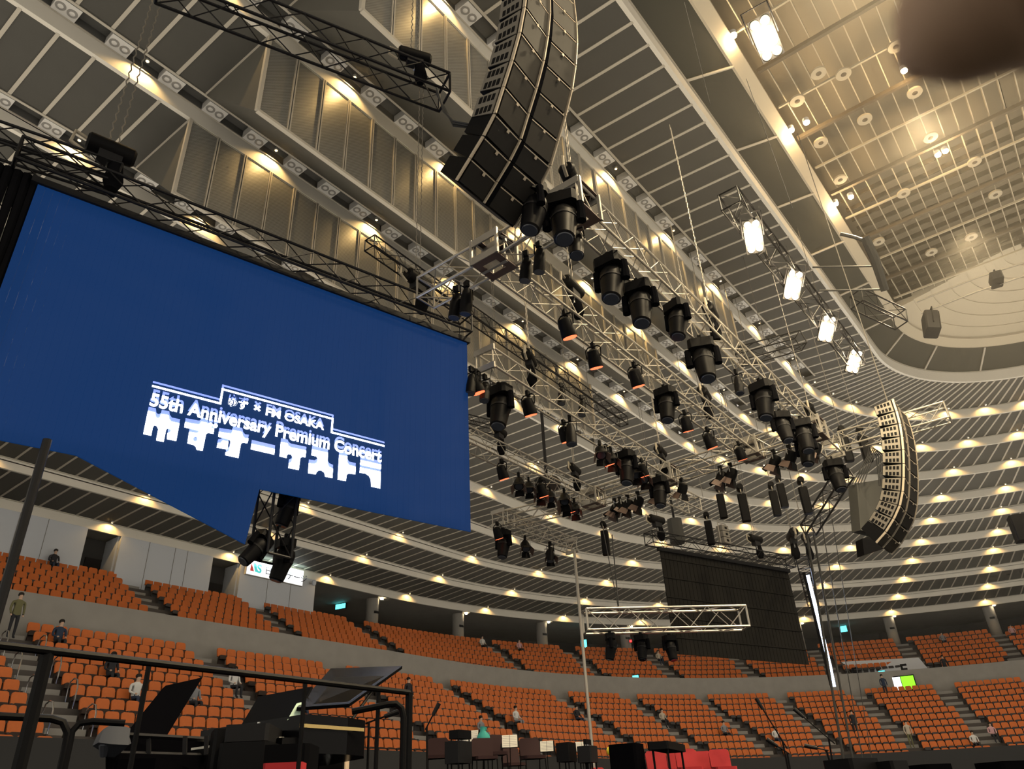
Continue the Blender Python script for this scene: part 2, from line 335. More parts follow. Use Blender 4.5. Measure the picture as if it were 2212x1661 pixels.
def twin(k, x):
    if not seen((x, RB[k], RZ[k]+FH), 60): return
    TC[k] = TC.get(k, 0)+1
    t = thing('twin_lamp_box', 'pale box with two unlit lamps, %s from the far end of the %s ring' % (nth(TC[k]), ORD[k]), 'light', (x, RB[k]-SLOT/2, RZ[k]+FH-0.04), 0, 'twin lamp boxes of the %s ceiling ring' % ORD[k])
    link('housing', twin_h, t)
    for s in (-1, 1): rr = link('lamp_ring', twin_r, t, (s*0.15, 0, 0)); link('lamp_glass', twin_g, rr)
for k in range(10):
    for i in range(int(AEND/DA)):
        a = 3.9+DA*i
        downlight(k, pol(RB[k]-0.36, a, RZ[k]+FH-0.05), 0, -math.radians(a), ldc, 30)
    if k < 6:
        for i in range(4): downlight(k, (-4.6-7.75*i, RB[k]-0.36, RZ[k]+FH-0.05), 0, 0, ldc, 30)
    else:
        for i in range(10):
            x = -2.2-4.42*i
            downlight(k, (x, RB[k]-0.30, RZ[k]+FH+0.13), 0, 0, lds, 16)
            for dx in (0.78, 2.2, 3.64):
                if x+dx < -0.4: twin(k, x+dx)
# round ceiling lamps in the well
discm = MB().lathe([(0.21, -0.03), (0.26, -0.03), (0.26, 0.05), (0.21, 0.05)], 20).mesh('trim_ring', 'fin', True)
glassm = MB().lathe([(0.06, -0.045), (0.12, -0.02), (0.20, 0.0)], 16).mesh('diffuser', 'beam', True)
for n, (px, py) in enumerate([(1935, 100), (1722, 218), (1768, 158), (1822, 160), (1773, 308), (1868, 258), (1976, 200), (2010, 297), (1815, 388), (1952, 418), (1898, 522), (2012, 545), (2098, 512), (1955, 90), (2150, 420), (2105, 350)]):
    P = atz(px, py, 23.30)
    t = thing('round_ceiling_lamp', 'round unlit lamp in the roof well, %s in order from the top' % nth(n+1), 'light', P, 0, 'round lamps of the roof well'); link('trim_ring', discm, t); link('diffuser', glassm, t)
glowm = MB().lathe([(0.04, -0.10), (0.10, -0.06), (0.11, 0.0)], 12).mesh('bulb', 'whitehot'); capm = MB().lathe([(0.12, 0.0), (0.12, 0.16), (0.06, 0.22)], 12).mesh('cap', 'housing', True)
for n, (px, py) in enumerate([(1584, 76), (1742, 264), (1709, 281), (1953, 152), (1968, 140), (2026, 334), (2042, 326), (1805, 440), (1838, 425)]):
    t = thing('well_spot', 'bright amber spot lamp in the roof well, %s in order from the top' % nth(n+1), 'light', atz(px, py, 23.2), 0, 'lit spot lamps of the roof well'); link('bulb', glowm, t); link('cap', capm, t)
    ld = bpy.data.lights.new('well_spot_light', 'POINT'); ld.energy = 60; ld.color = (1, .7, .35); ld.shadow_soft_size = .1
    lo = bpy.data.objects.new('well_spot_light', ld); COL.objects.link(lo); lo.parent = t; lo.location = (0, 0, -0.3)

# ------------------------------------------------------------------ stands
def rows_lower(): return [(28.60+0.86*i, 3.30+0.50*i) for i in range(11)]
def rows_upper(): return [(39.70+0.84*i, 9.75+0.52*i) for i in range(8)]
prof = [(28.2, 0), (28.2, 3.95), (28.4, 3.95), (28.4, 3.30)]
for (r, z) in rows_lower(): prof += [(r-0.2 if r > 29 else 28.4, z), (r+0.66, z)]
prof += [(38.2, 8.30)]
lowr = sweep(MB(), prof, plan(-46, 125, 3, 3), False).build('stand_terrace', 'terrace'); struct(lowr, 'stepped dark concrete terrace of the lower seats', 'terrace')
prof = [(38.2, 8.30), (38.2, 8.32)]
prof = [(38.3, 8.0), (38.3, 10.35), (38.55, 10.35), (38.55, 9.75)]
for (r, z) in rows_upper(): prof += [(r-0.2 if r > 40 else 38.6, z), (r+0.64, z)]
prof += [(46.6, 13.39), (55, 13.39)]
upr = sweep(MB(), prof, plan(-46, 125, 3, 3), False).build('stand_terrace', 'terrace'); struct(upr, 'stepped dark concrete terrace of the upper seats', 'terrace')
par = sweep(MB(), [(38.22, 8.3), (38.3, 8.3), (38.3, 10.38), (38.58, 10.38), (38.58, 10.44), (38.22, 10.44)], plan(-46, 125, 3, 3)).build('trim_13', 'concrete'); struct(par)
bar = sweep(MB(), [(28.10, 0), (28.2, 0), (28.2, 3.98), (28.42, 3.98), (28.42, 4.02), (28.10, 4.02)], plan(-46, 125, 3, 3)).build('trim_14', 'walldark'); struct(bar)
# rear wall on the left with two doorway recesses, then open concourse behind columns
wz0, wz1 = 13.2, 16.30
wl = MB().box(((-46-21.15)/2, 46.1, (wz0+wz1)/2), (46-21.15, 0.3, wz1-wz0)).build('wall_left', 'wallwhite'); struct(wl)
MB().box(((-19.26-13.5)/2, 46.1, (wz0+wz1)/2), (19.26-13.5, 0.3, wz1-wz0)).build('wall_section', 'wallwhite', wl)
MB().box(((-11.5-5.6)/2, 46.1, (wz0+wz1)/2), (11.5-5.6, 0.3, wz1-wz0)).build('wall_section', 'wallwhite', wl)
for xx in (-24.6, -23.2, -17.6, -16.0, -15.2, -9.4, -7.6): MB().box((xx, 45.94, (wz0+wz1)/2), (0.02, 0.02, wz1-wz0)).build('panel_joint', 'concrete', wl)
for n, (xa, xb) in enumerate(((-21.15, -19.26), (-13.5, -11.5))):
    d = MB().box(((xa+xb)/2, 47.6, (wz0+wz1)/2), (xb-xa, 0.1, wz1-wz0)).build('door_%d' % (n+1), 'walldark'); struct(d)
    MB().box((xa+0.05, 46.9, (wz0+wz1)/2), (0.1, 1.4, wz1-wz0)).build('jamb', 'wallwhite', d); MB().box((xb-0.05, 46.9, (wz0+wz1)/2), (0.1, 1.4, wz1-wz0)).build('jamb', 'wallwhite', d)
    MB().box(((xa+xb)/2+0.35, 47.5, wz0+1.0), (0.9, 0.08, 2.0)).build('door_leaf', 'charcoal', d)
con = sweep(MB(), [(54.0, 13.0), (54.2, 13.0), (54.2, 17.0), (54.0, 17.0)], plan(-46, 125, 4, 4)).build('wall_back', 'walldark'); struct(con)
cs = sweep(MB(), [(46.1, 16.45), (54.2, 16.2), (54.2, 16.4), (46.1, 16.6)], plan(-46, 125, 4, 4)).build('ceiling', 'concrete'); struct(cs)
colm = MB().lathe([(0.48, 13.3), (0.48, 16.35)], 20).mesh('shaft', 'concrete', True); platem = MB().box((0, 0, 0), (0.42, 0.03, 0.18)).mesh('number_plate', 'charcoal')
cans = MB().lathe([(0.10, -0.04), (0.12, 0.0)], 10).mesh('concourse_lamp', 'whitehot')
for i in range(11):
    a = 1.2+10.5*i; P = pol(47.4, a, 0)
    t = thing('column', 'round concrete column behind the top row, number %s from the rear wall' % ORD[i].replace('lowest', 'first'), 'column', P, -math.radians(a), 'columns behind the top row')
    link('shaft', colm, t); link('number_plate', platem, t, (0, -0.49, 15.3))
    tag(link('concourse_lamp', cans, None, pol(46.9, a+0.6, 16.36)), 'small white lamp above the %s column from the rear wall' % nth(i+1), 'light', 'concourse ceiling lamps')
# entrance block with E signs in the far stand
vb = thing('entrance_block', 'pale trapezoid entrance wall with two E signs in the far stand', 'wall')
def quadprism(nm, P4, th, m, parent):
    n = (P4[1]-P4[0]).cross(P4[3]-P4[0]).normalized()*th; mb = MB(); i = 0
    mb.v = [*P4, *[p+n for p in P4]]; mb.f = [(0, 1, 2, 3), (7, 6, 5, 4), (0, 4, 5, 1), (1, 5, 6, 2), (2, 6, 7, 3), (3, 7, 4, 0)]
    return mb.build(nm, m, parent)
quadprism('face', [athd(1858, 1476, 76.0), athd(2016, 1462, 77.0), athd(1984, 1424, 77.5), athd(1818, 1433, 76.5)], 0.3, 'wallwhite', vb)
MB().tube(athd(1815, 1430, 75.6), athd(1860, 1478, 75.0), 0.06, 6).build('handrail', 'chrome', vb)
def text(nm, s, size, M, m, parent=None, ext=0.004, align='LEFT', spacing=1.0, weight=0.0):
    cu = bpy.data.curves.new(nm, 'FONT'); cu.body = s; cu.size = size; cu.extrude = ext; cu.align_x = align; cu.space_character = spacing; cu.offset = weight
    o = bpy.data.objects.new(nm, cu); COL.objects.link(o); dg = bpy.context.evaluated_depsgraph_get(); me = bpy.data.meshes.new_from_object(o.evaluated_get(dg))
    bpy.data.objects.remove(o); me.transform(M); me.materials.clear(); me.materials.append(MATS[m]); me.name = nm
    return link(nm, me, parent)
def wallM(P, right, up=Vector((0, 0, 1))):
    right = right.normalized(); n = right.cross(up); return Matrix(((right.x, up.x, n.x, P.x), (right.y, up.y, n.y, P.y), (right.z, up.z, n.z, P.z), (0, 0, 0, 1)))
far_right = (athd(2000, 1450, 76)-athd(1850, 1450, 76)); far_right.z = 0
for (px, py) in ((1849, 1456), (1954, 1449)): text('letter_E', 'E', 1.15, wallM(athd(px-6, py+8, 74.6), far_right), 'charcoal', vb, 0.02, weight=0.03)
def lightbox(nm, label, px, py, D, w, h, m):
    P = athd(px, py, D); t = thing(nm, label, 'sign', P); R3 = Matrix.Rotation(math.atan2(far_right.y, far_right.x), 3, 'Z')
    MB().box((0, 0, 0), (w+0.08, 0.16, h+0.08), R3).build('casing', 'charcoal', t); MB().box(R3 @ Vector((0, -0.09, 0)), (w, 0.03, h), R3).build('panel', m, t)
lightbox('exit_sign', 'glowing cyan exit lamp beside the hanging silver truss', 1262, 1391, 72, 0.55, 0.7, 'exitcyan')
lightbox('exit_sign', 'glowing cyan exit lamp right of the slim lit screen edge', 1822, 1357, 84, 0.6, 0.7, 'exitcyan')
lightbox('exit_sign', 'glowing cyan exit lamp on the entrance wall below the E', 1906, 1456, 75, 0.5, 0.5, 'exitcyan')
lightbox('exit_sign', 'faint cyan lamp low in the middle of the far stand', 1374, 1466, 66, 0.5, 0.5, 'exitcyan')
lightbox('exit_sign', 'cyan exit lamp in the concourse right of the white sign', 737, 1310, 60, 0.9, 0.35, 'exitcyan')
lightbox('exit_sign', 'tiny red lamp on a column behind the far stand', 1363, 1385, 73, 0.2, 0.2, 'redled')
t = thing('exit_sign', 'green and white exit sign under the entrance block', 'sign', athd(1948, 1476, 73)); R3 = Matrix.Rotation(math.atan2(far_right.y, far_right.x), 3, 'Z')
MB().box((0, 0, 0), (2.1, 0.15, 1.15), R3).build('casing', 'charcoal', t); MB().box(R3 @ Vector((-0.5, -0.09, 0)), (0.95, 0.03, 1.0), R3).build('white_panel', 'signwhite', t); MB().box(R3 @ Vector((0.5, -0.09, 0)), (0.95, 0.03, 1.0), R3).build('green_panel', 'exitgreen', t)
# sponsor sign on the rear wall
sg = thing('wall_sign', 'lit white sign reading NS and Japanese lettering on the rear wall', 'sign', (-9.0, 45.85, 16.15))
MB().box((0, 0, 0), (4.45, 0.18, 1.05)).build('casing', 'housing', sg); MB().box((0, -0.10, 0), (4.35, 0.02, 0.98)).build('light_panel', 'signwhite', sg)
X = Vector((1, 0, 0)); Mw = lambda x, z: wallM(Vector((x, -0.115, z)), X)
text('sign_text', '日本ステージ', 0.60, Mw(-0.88, -0.24), 'signink', sg, 0.003, spacing=0.88)
mb = MB(); mb.prism([(-1.95, -0.27), (-1.66, -0.27), (-1.92, 0.27)], 0, 0.008, wallM(Vector((0, -0.112, 0)), X)); mb.build('red_triangle', 'signred', sg)
mb = MB(); mb.prism([(-1.78, 0.27), (-1.56, 0.27), (-1.38, -0.27), (-1.58, -0.27)], 0, 0.008, wallM(Vector((0, -0.112, 0)), X)); mb.build('letter_N_stroke', 'signcyan', sg)
text('letter_S', 'S', 0.75, Mw(-1.46, -0.27), 'signcyan', sg, 0.003, weight=0.03)
ld = bpy.data.lights.new('sign_glow', 'AREA'); ld.energy = 60; ld.color = (0.75, 1.0, 0.9); ld.shape = 'RECTANGLE'; ld.size = 4.2; ld.size_y = 0.3
lo = bpy.data.objects.new('sign_glow', ld); COL.objects.link(lo); lo.parent = sg; lo.location = (0, -0.35, 0.3); lo.rotation_euler = (PI-0.9, 0, 0)
cmx = thing('security_camera', 'small white camera on the rear wall beside the lit sign', 'camera', (-6.1, 45.8, 16.0))
MB().box((0, 0, 0), (0.12, 0.25, 0.12)).build('bracket', 'housing', cmx); MB().lathe([(0.06, -0.22), (0.14, -0.12), (0.15, 0.10), (0.10, 0.14)], 12, Matrix.Translation((0.12, -0.2, 0))).build('dome', 'wallwhite', cmx, True)

# ================================================================== TRUSSES
NTH = ['first', 'second', 'third', 'fourth', 'fifth', 'sixth', 'seventh', 'eighth', 'ninth', 'tenth', 'eleventh', 'twelfth', 'thirteenth', 'fourteenth', 'fifteenth']
def truss(label, A, B, s, m='alu', bay=None, rc=0.026, rl=0.013, plates=False, group=None, h=None):
    A, B = Vector(A), Vector(B); t = thing('truss', label, 'truss', A, None, group); d = (B-A); L = d.length; d.normalize()
    side = Vector((-d.y, d.x, 0)) if abs(d.z) < 0.9 else Vector((1, 0, 0))
    side.normalize(); up = d.cross(side)
    if up.z < 0: up = -up
    h = h or s
    c = [side*(s/2)*a + up*(h/2)*b for a, b in ((-1, -1), (1, -1), (1, 1), (-1, 1))]
    for q in c: MB().tube(q, q+d*L, rc, 8).build('chord', m, t, True)
    n = max(2, int(round(L/(bay or s))))
    for a, b in ((0, 1), (1, 2), (2, 3), (3, 0)):
        MB().path([(c[a] if k % 2 == 0 else c[b]) + d*(L*k/n) for k in range(n+1)], rl, 5).build('lacing', m, t)
    for e in (0, L):
        fr = MB().path([q+d*e for q in c], rc*0.9, 6, True).build('end_frame', m, t)
        if plates:
            for a, b in ((3, 2), (0, 1)):
                p = (c[a]+c[b])/2 + d*e
                MB().box(p, (0.05, (c[a]-c[b]).length+0.1, 0.14), Matrix((d, side, up)).transposed()).build('gusset', 'alu', fr)
    return t
TZ = 10.25; TS = 0.46                                                 # trim height of the lighting grid (truss centre) and its section
YA, YB, YC, YD, YE, YF = 8.25, 10.05, 12.40, 15.40, 18.70, 6.20
XN, XF = -29.95, -18.5
truss('rightmost long silver truss carrying the big moving heads', (XN-0.35, YA, TZ), (XF+1.7, YA, TZ), TS, plates=True)
truss('second long silver truss carrying red-lit lamps', (XN, YB, TZ), (XF, YB, TZ), TS, plates=True)
truss('third long silver truss, running out from behind the big screen', (-27.35, YC+0.08, TZ), (XF, YC+0.35, TZ), TS, plates=True)
truss('fourth long silver truss with a cluster of barn-door lamps at its far end', (-25.4, YD, TZ), (XF, YD, TZ), TS, plates=True)
truss('lowest silver truss in the fan, lit from within', (-19.3, YE, TZ), (-14.9, YE, TZ), TS, plates=True)
truss('short cross truss joining the near ends above the screen corner', (XN-0.05, YA+0.25, TZ), (XN+0.05, YB-0.25, TZ), TS)
truss('cross truss dropping from the second long truss behind the screen', (XN, YB+0.25, TZ), (XN, 11.75, TZ), TS)
truss('far cross truss between the rightmost and second long trusses', (XF, YA+0.25, TZ), (XF, YB-0.25, TZ), TS)
truss('far cross truss between the second and third long trusses', (XF, YB+0.25, TZ), (XF, YC+0.1, TZ), TS)
truss('far cross truss between the third and fourth long trusses', (XF, YC+0.6, TZ), (XF, YD-0.25, TZ), TS)
truss('far cross truss between the fourth and lowest long trusses', (XF, YD+0.25, TZ), (-18.9, YE-0.25, TZ), TS)
truss('hazy silver truss on the right leading to the second speaker array', (-16.62, YA-0.25, TZ+0.2), (-16.5, 5.2, TZ+0.2), TS)
truss('short truss end sticking out past the far right corner', (-18.2, YC+0.9, TZ-0.1), (-15.7, YC+0.8, TZ-0.1), TS)
truss('dark slim truss crossing in front of the mesh walls', (-30.3, 13.05, 12.0), (-19.4, 13.45, 12.0), 0.28, 'trussblack', 0.3, 0.018, 0.009)
truss('small dark truss stub right of the big screen', (-23.9, 17.3, 12.0), (-21.7, 16.6, 12.0), 0.3, 'trussblack', 0.3, 0.018, 0.009)
truss('black truss overhead at the top left, ending above the screen', (-35.9, 11.6, 12.75), (-31.6, 9.72, 12.75), 0.48, 'trussblack', 0.5, 0.026, 0.013)
def corner(P, lab):
    t = thing('corner_block', lab, 'truss corner', P, None, 'truss corner blocks'); s = 0.29
    for sx in (-1, 1):
        for sy in (-1, 1): MB().box((sx*s, sy*s, 0), (0.05, 0.05, 0.56)).build('post', 'alu', t)
    for sz in (-1, 1):
        pl = MB(); q = 0.15
        for (x0, x1, y0, y1) in ((-s, s, q, s), (-s, s, -s, -q), (-s, -q, -q, q), (q, s, -q, q)): pl.box(((x0+x1)/2, (y0+y1)/2, sz*0.27), (x1-x0, y1-y0, 0.02))
        pl.build('plate', 'alured', t)
    for sx in (-1, 1):
        for sz in (-1, 1): MB().box((sx*s, 0, sz*0.20), (0.025, 0.56, 0.15)).build('side_plate', 'alu', t)
for (x, y, lab) in ((XN, YB, 'truss corner block with brown plates at the near end of the second long truss'), (XN-0.05, YA, 'truss corner block beside the bottom of the big speaker array'), (XF, YB, 'truss corner block at the far end of the second long truss'), (XF, YA, 'truss corner block near the far end of the rightmost long truss'), (XF, YC+0.35, 'truss corner block at the far end of the third long truss'), (XF, YD, 'truss corner block at the far end of the fourth long truss')): corner((x, y, TZ), lab)
TA = math.radians(-13.7); SD = Vector((math.cos(TA), math.sin(TA), 0)); SN = Vector((math.sin(TA), -math.cos(TA), 0))   # screen direction, front normal
S0 = Vector((-27.67, 12.70, 0))
def scr(s, z, o=0.0): return S0 + SD*s + SN*o + Vector((0, 0, z))
truss('black truss carrying the big screen', scr(-8.75, 11.02), scr(-0.02, 11.02), 0.46, 'trussblack', 0.62, 0.028, 0.014)
truss('black truss standing on the near end of the screen truss', scr(-9.9, 11.55, -0.5), scr(-7.3, 11.40, -0.1), 0.42, 'trussblack', 0.5)
truss('upright dark truss hanging below the middle of the big screen', scr(-3.68, 7.6, -0.5), scr(-3.68, 5.35, -0.5), 0.46, 'trussblack', 0.5)
S2A, S2B = Vector((-12.8, 16.12, 0)), Vector((-5.9, 13.75, 0)); S2D = (S2B-S2A).normalized()
truss('dark truss carrying the rear screen', S2A-S2D*0.5+Vector((0, 0, 10.36)), S2B+S2D*0.3+Vector((0, 0, 10.36)), 0.45, 'trussblack', 0.5)
S3A = Vector((-4.75, 13.38, 0)); S3D = Vector((0.959, 0.282, 0))
truss('dark truss above the screen seen edge-on', S3A-S3D*0.4+Vector((0, 0, 10.4)), S3A+S3D*7.6+Vector((0, 0, 10.4)), 0.5, 'trussblack', 0.5)
truss('short silver truss hanging level in front of the rear screen', (-24.75, 12.15, 4.92), (-22.32, 9.72, 4.92), 0.42, 'alu', 0.42, 0.027, 0.014)
truss('dark slanting truss leading down to the edge-on screen', athd(1826, 1020, 30.5), athd(1746, 1145, 33.0), 0.50, 'trussblack', 0.45, 0.04, 0.02)
truss('hazy frame truss beside the bright lamp banks', atd(1850, 645, 26), atd(1945, 690, 27), 0.5, 'trussblack', 0.5)
truss('hazy truss at the upper left of the second array', atd(1600, 770, 26), atd(1730, 735, 27), 0.5, 'trussblack', 0.5)

# ================================================================== LIGHT FIXTURES (hang point at the origin, body below)
def clamp(t, m='black'): MB().box((0, 0, -0.03), (0.06, 0.10, 0.12)).build('clamp', m, t)
def proto_mover():
    t = thing('moving_head', 'black moving head', 'light'); clamp(t)
    MB().cbox((0, 0, -0.17), (0.44, 0.32, 0.17), 0.05).build('base', 'black', t)
    y = MB(); y.path([(-0.235, 0, -0.24), (-0.245, 0, -0.36), (-0.235, 0, -0.56)], [0.06, 0.055, 0.07], 8).build('yoke_arm', 'blacksoft', t, True)
    y = MB(); y.path([(0.235, 0, -0.24), (0.245, 0, -0.36), (0.235, 0, -0.56)], [0.06, 0.055, 0.07], 8).build('yoke_arm', 'blacksoft', t, True)
    M = Matrix.Translation((0, 0, -0.50)) @ Matrix.Rotation(math.radians(14), 4, 'X')
    hd = MB().lathe([(0.125, -0.40), (0.145, -0.38), (0.165, -0.15), (0.185, 0.0), (0.185, 0.14), (0.15, 0.22), (0.06, 0.24)], 18, M).build('head', 'black', t, True)
    MB().lathe([(0.11, -0.415), (0.12, -0.40)], 16, M).build('lens', 'lens', hd, True)
    MB().lathe([(0.19, -0.02), (0.19, 0.02)], 18, M).build('cooling_band', 'charcoal', hd, True)
    return Proto(t)
def proto_par():
    t = thing('led_par', 'red-lit par', 'light'); clamp(t)
    MB().path([(-0.14, 0, -0.30), (-0.15, 0, -0.12), (-0.10, 0, -0.06), (0.10, 0, -0.06), (0.15, 0, -0.12), (0.14, 0, -0.30)], 0.014, 6).build('yoke', 'black', t)
    M = Matrix.Translation((0, 0, -0.30)) @ Matrix.Rotation(math.radians(-24), 4, 'X')
    b = MB().lathe([(0.135, -0.20), (0.14, -0.16), (0.125, 0.0), (0.11, 0.12), (0.05, 0.16)], 16, M).build('body', 'black', t, True)
    MB().lathe([(0.118, -0.215), (0.122, -0.198)], 16, M).build('lens', 'redlens', b)
    return Proto(t)
def proto_spot():
    t = thing('spot_lamp', 'small black spot', 'light'); clamp(t)
    MB().path([(-0.12, 0, -0.30), (-0.12, 0, -0.10), (0.12, 0, -0.10), (0.12, 0, -0.30)], 0.013, 6).build('yoke', 'black', t)
    M = Matrix.Translation((0, 0, -0.32)) @ Matrix.Rotation(math.radians(10), 4, 'X')
    b = MB().lathe([(0.10, -0.28), (0.105, -0.10), (0.095, 0.05), (0.07, 0.16), (0.03, 0.19)], 14, M).build('body', 'black', t, True)
    MB().lathe([(0.085, -0.29), (0.095, -0.275)], 14, M).build('lens', 'lens', b, True)
    return Proto(t)
def proto_fresnel():
    t = thing('fresnel_lamp', 'black lamp with barn doors', 'light'); clamp(t)
    MB().path([(-0.15, 0, -0.26), (-0.15, 0, -0.10), (0.15, 0, -0.10), (0.15, 0, -0.26)], 0.013, 6).build('yoke', 'chrome', t)
    Mr = Matrix.Rotation(math.radians(32), 4, 'X'); M = Matrix.Translation((0, 0, -0.27)) @ Mr
    b = MB().lathe([(0.13, -0.14), (0.135, 0.02), (0.11, 0.12), (0.05, 0.15)], 14, M).build('body', 'black', t, True)
    MB().lathe([(0.10, -0.15), (0.11, -0.138)], 14, M).build('lens', 'lens', b, True)
    for a in range(4):
        R = M @ Matrix.Rotation(a*PI/2, 4, 'Z') @ Matrix.Translation((0, 0.16, -0.22)) @ Matrix.Rotation(math.radians(24), 4, 'X')
        mb = MB().prism([(-0.10, -0.09), (0.10, -0.09), (0.13, 0.09), (-0.13, 0.09)], -0.004, 0.004, R @ Matrix.Rotation(PI/2, 4, 'X') @ Matrix.Rotation(PI, 4, 'Z')); mb.build('barn_door', 'alured' if a % 2 else 'black', b)
    return Proto(t)
def proto_hoist(up=5.9, strands=2):
    t = thing('chain_hoist', 'black chain hoist', 'hoist')
    M = Matrix.Translation((0.02, 0, 0.42)) @ Matrix.Rotation(PI/2, 4, 'Y')
    b = MB().lathe([(0.10, -0.32), (0.135, -0.29), (0.135, 0.27), (0.10, 0.31)], 14, M).build('motor', 'black', t, True)
    MB().box((0.02, 0.0, 0.25), (0.30, 0.16, 0.16)).build('gearbox', 'charcoal', t)
    MB().path([(-0.25, 0, 0.44), (-0.45, 0, 0.50), (-0.47, 0, 0.30), (-0.30, 0, 0.22)], 0.028, 6).build('cable_loop', 'cabletan', t, True)
    MB().path([(0.02, 0, 0.18), (0.02, 0, 0.04)], 0.02, 6).build('hook', 'chrome', t)
    MB().path([(0.12, 0, 0.18), (0.14, 0, -0.10), (0.14, 0, -0.25)], [0.09, 0.13, 0.08], 10).build('chain_bag', 'blacksoft', t, True)
    for s in range(strands):
        x = -0.05+0.12*s; n = int(up/0.09); pts = [(x + (0.012 if k % 2 else -0.012), 0.0, 0.55+0.09*k) for k in range(n)]
        MB().path(pts, 0.010, 4).build('chain', 'chain', t)
    return Proto(t)
def proto_column():
    t = thing('hanging_speaker', 'slim black speaker', 'speaker')
    MB().cbox((0, 0, -0.62), (0.20, 0.22, 0.74), 0.03).build('cabinet', 'black', t); MB().box((0, -0.112, -0.62), (0.17, 0.01, 0.68)).build('grille', 'grille', t)
    MB().lathe([(0.07, -0.16), (0.09, -0.13), (0.09, 0.13), (0.07, 0.16)], 12, Matrix.Translation((0, 0, -0.05)) @ Matrix.Rotation(PI/2, 4, 'Y')).build('motor', 'black', t, True)
    MB().path([(-0.10, 0, -0.05), (-0.16, 0, -0.22), (-0.05, 0, -0.28)], 0.014, 6).build('cable', 'cabletan', t)
    MB().tube((0, 0, 0.04), (0, 0, 9.5), 0.009, 5).build('suspension_wire', 'chain', t)
    return Proto(t)
mover, par, spot, fresnel, hoist, column = proto_mover(), proto_par(), proto_spot(), proto_fresnel(), proto_hoist(), proto_column()
TN = {'A': ('rightmost long truss', YA), 'B': ('second long truss', YB), 'C': ('third long truss', YC+0.15), 'D': ('fourth long truss', YD), 'E': ('lowest silver truss', YE)}
KN = {'m': ('black moving head', mover), 'p': ('red-lit lamp', par), 's': ('slim black spot lamp', spot), 'f': ('black lamp with barn doors', fresnel)}
cnt = {}
# (truss, kind, pixel of the fixture's middle, turn, size): the middle fixes how far along its truss each one hangs
FIX = [('A','m',(1203,470),20,1.15),('A','m',(1172,498),-30,1.05),('A','s',(1262,552),15,1.2),('A','m',(1330,570),0,1.15),('A','m',(1392,628),10,1.15),('A','m',(1447,668),-15,1.0),('A','s',(1470,728),0,0.9),('A','m',(1524,738),25,1.2),('A','s',(1613,855),0,1.0),('A','m',(1632,835),-10,1.15),('A','m',(1693,885),40,1.0),('A','m',(1722,925),15,1.1),('A','m',(1748,952),-20,1.1),('A','m',(1806,992),30,1.15),
 ('B','p',(1210,685),0,1.15),('B','p',(1290,738),12,1.1),('B','p',(1358,785),5,1.1),('B','m',(1427,858),0,1.05),('B','p',(1486,880),10,1.05),('B','p',(1535,915),-8,1.1),('B','p',(1583,948),0,1.0),
 ('C','p',(1036,808),-10,1.1),('C','s',(1028,838),0,1.1),('C','s',(1058,862),8,1.1),('C','m',(1089,855),0,1.25),('C','p',(1131,858),6,1.15),('C','s',(1222,848),-20,1.0),('C','s',(1266,874),-15,1.0),('C','p',(1226,912),0,1.1),('C','s',(1226,955),30,1.3),('C','p',(1318,972),0,1.1),('C','f',(1308,998),40,1.1),('C','f',(1332,1012),35,1.1),('C','m',(1344,1003),0,1.15),('C','f',(1360,1024),30,1.1),('C','p',(1378,1003),0,1.0),('C','f',(1384,1036),30,1.1),('C','f',(1402,1048),25,1.1),('C','m',(1432,1052),0,1.1),
 ('D','p',(1077,1022),0,1.1),('D','f',(1130,1070),30,1.1),('D','p',(1163,1064),0,1.1),('D','f',(1152,1084),35,1.0),('D','f',(1176,1086),40,1.1),('D','f',(1198,1094),30,1.0),('D','f',(1215,1108),25,1.1),('D','p',(1238,1100),0,1.0),('D','f',(1232,1122),20,1.1),('D','f',(1252,1128),30,1.1),
 ('E','p',(1068,1143),0,1.1),('E','m',(1093,1155),0,1.15),('E','f',(1140,1166),50,1.2),('E','f',(1190,1146),45,1.2),('E','s',(1183,1190),0,1.2)]
hang = {'m': 0.45, 'p': 0.30, 's': 0.30, 'f': 0.25}
for (T, kd, (px, py), rz, sc) in FIX:
    P = aty(px, py, TN[T][1]); z = TZ-TS/2-0.02
    top = T == 'C' and kd == 's' and px > 1200 and py < 900
    if top: z = P.z+hang[kd]*sc                                       # two spots stand upright on the truss
    side = -0.12 if (px+py) % 2 else 0.12
    k = (T, kd); cnt[k] = cnt.get(k, 0)+1
    KN[kd][1].put((P.x, TN[T][1]+side, z), (0, 0, math.radians(rz+90)), '%s, %s from the near end of the %s' % (KN[kd][0], NTH[cnt[k]-1], TN[T][0]), KN[kd][0]+'s on the silver trusses', sc)
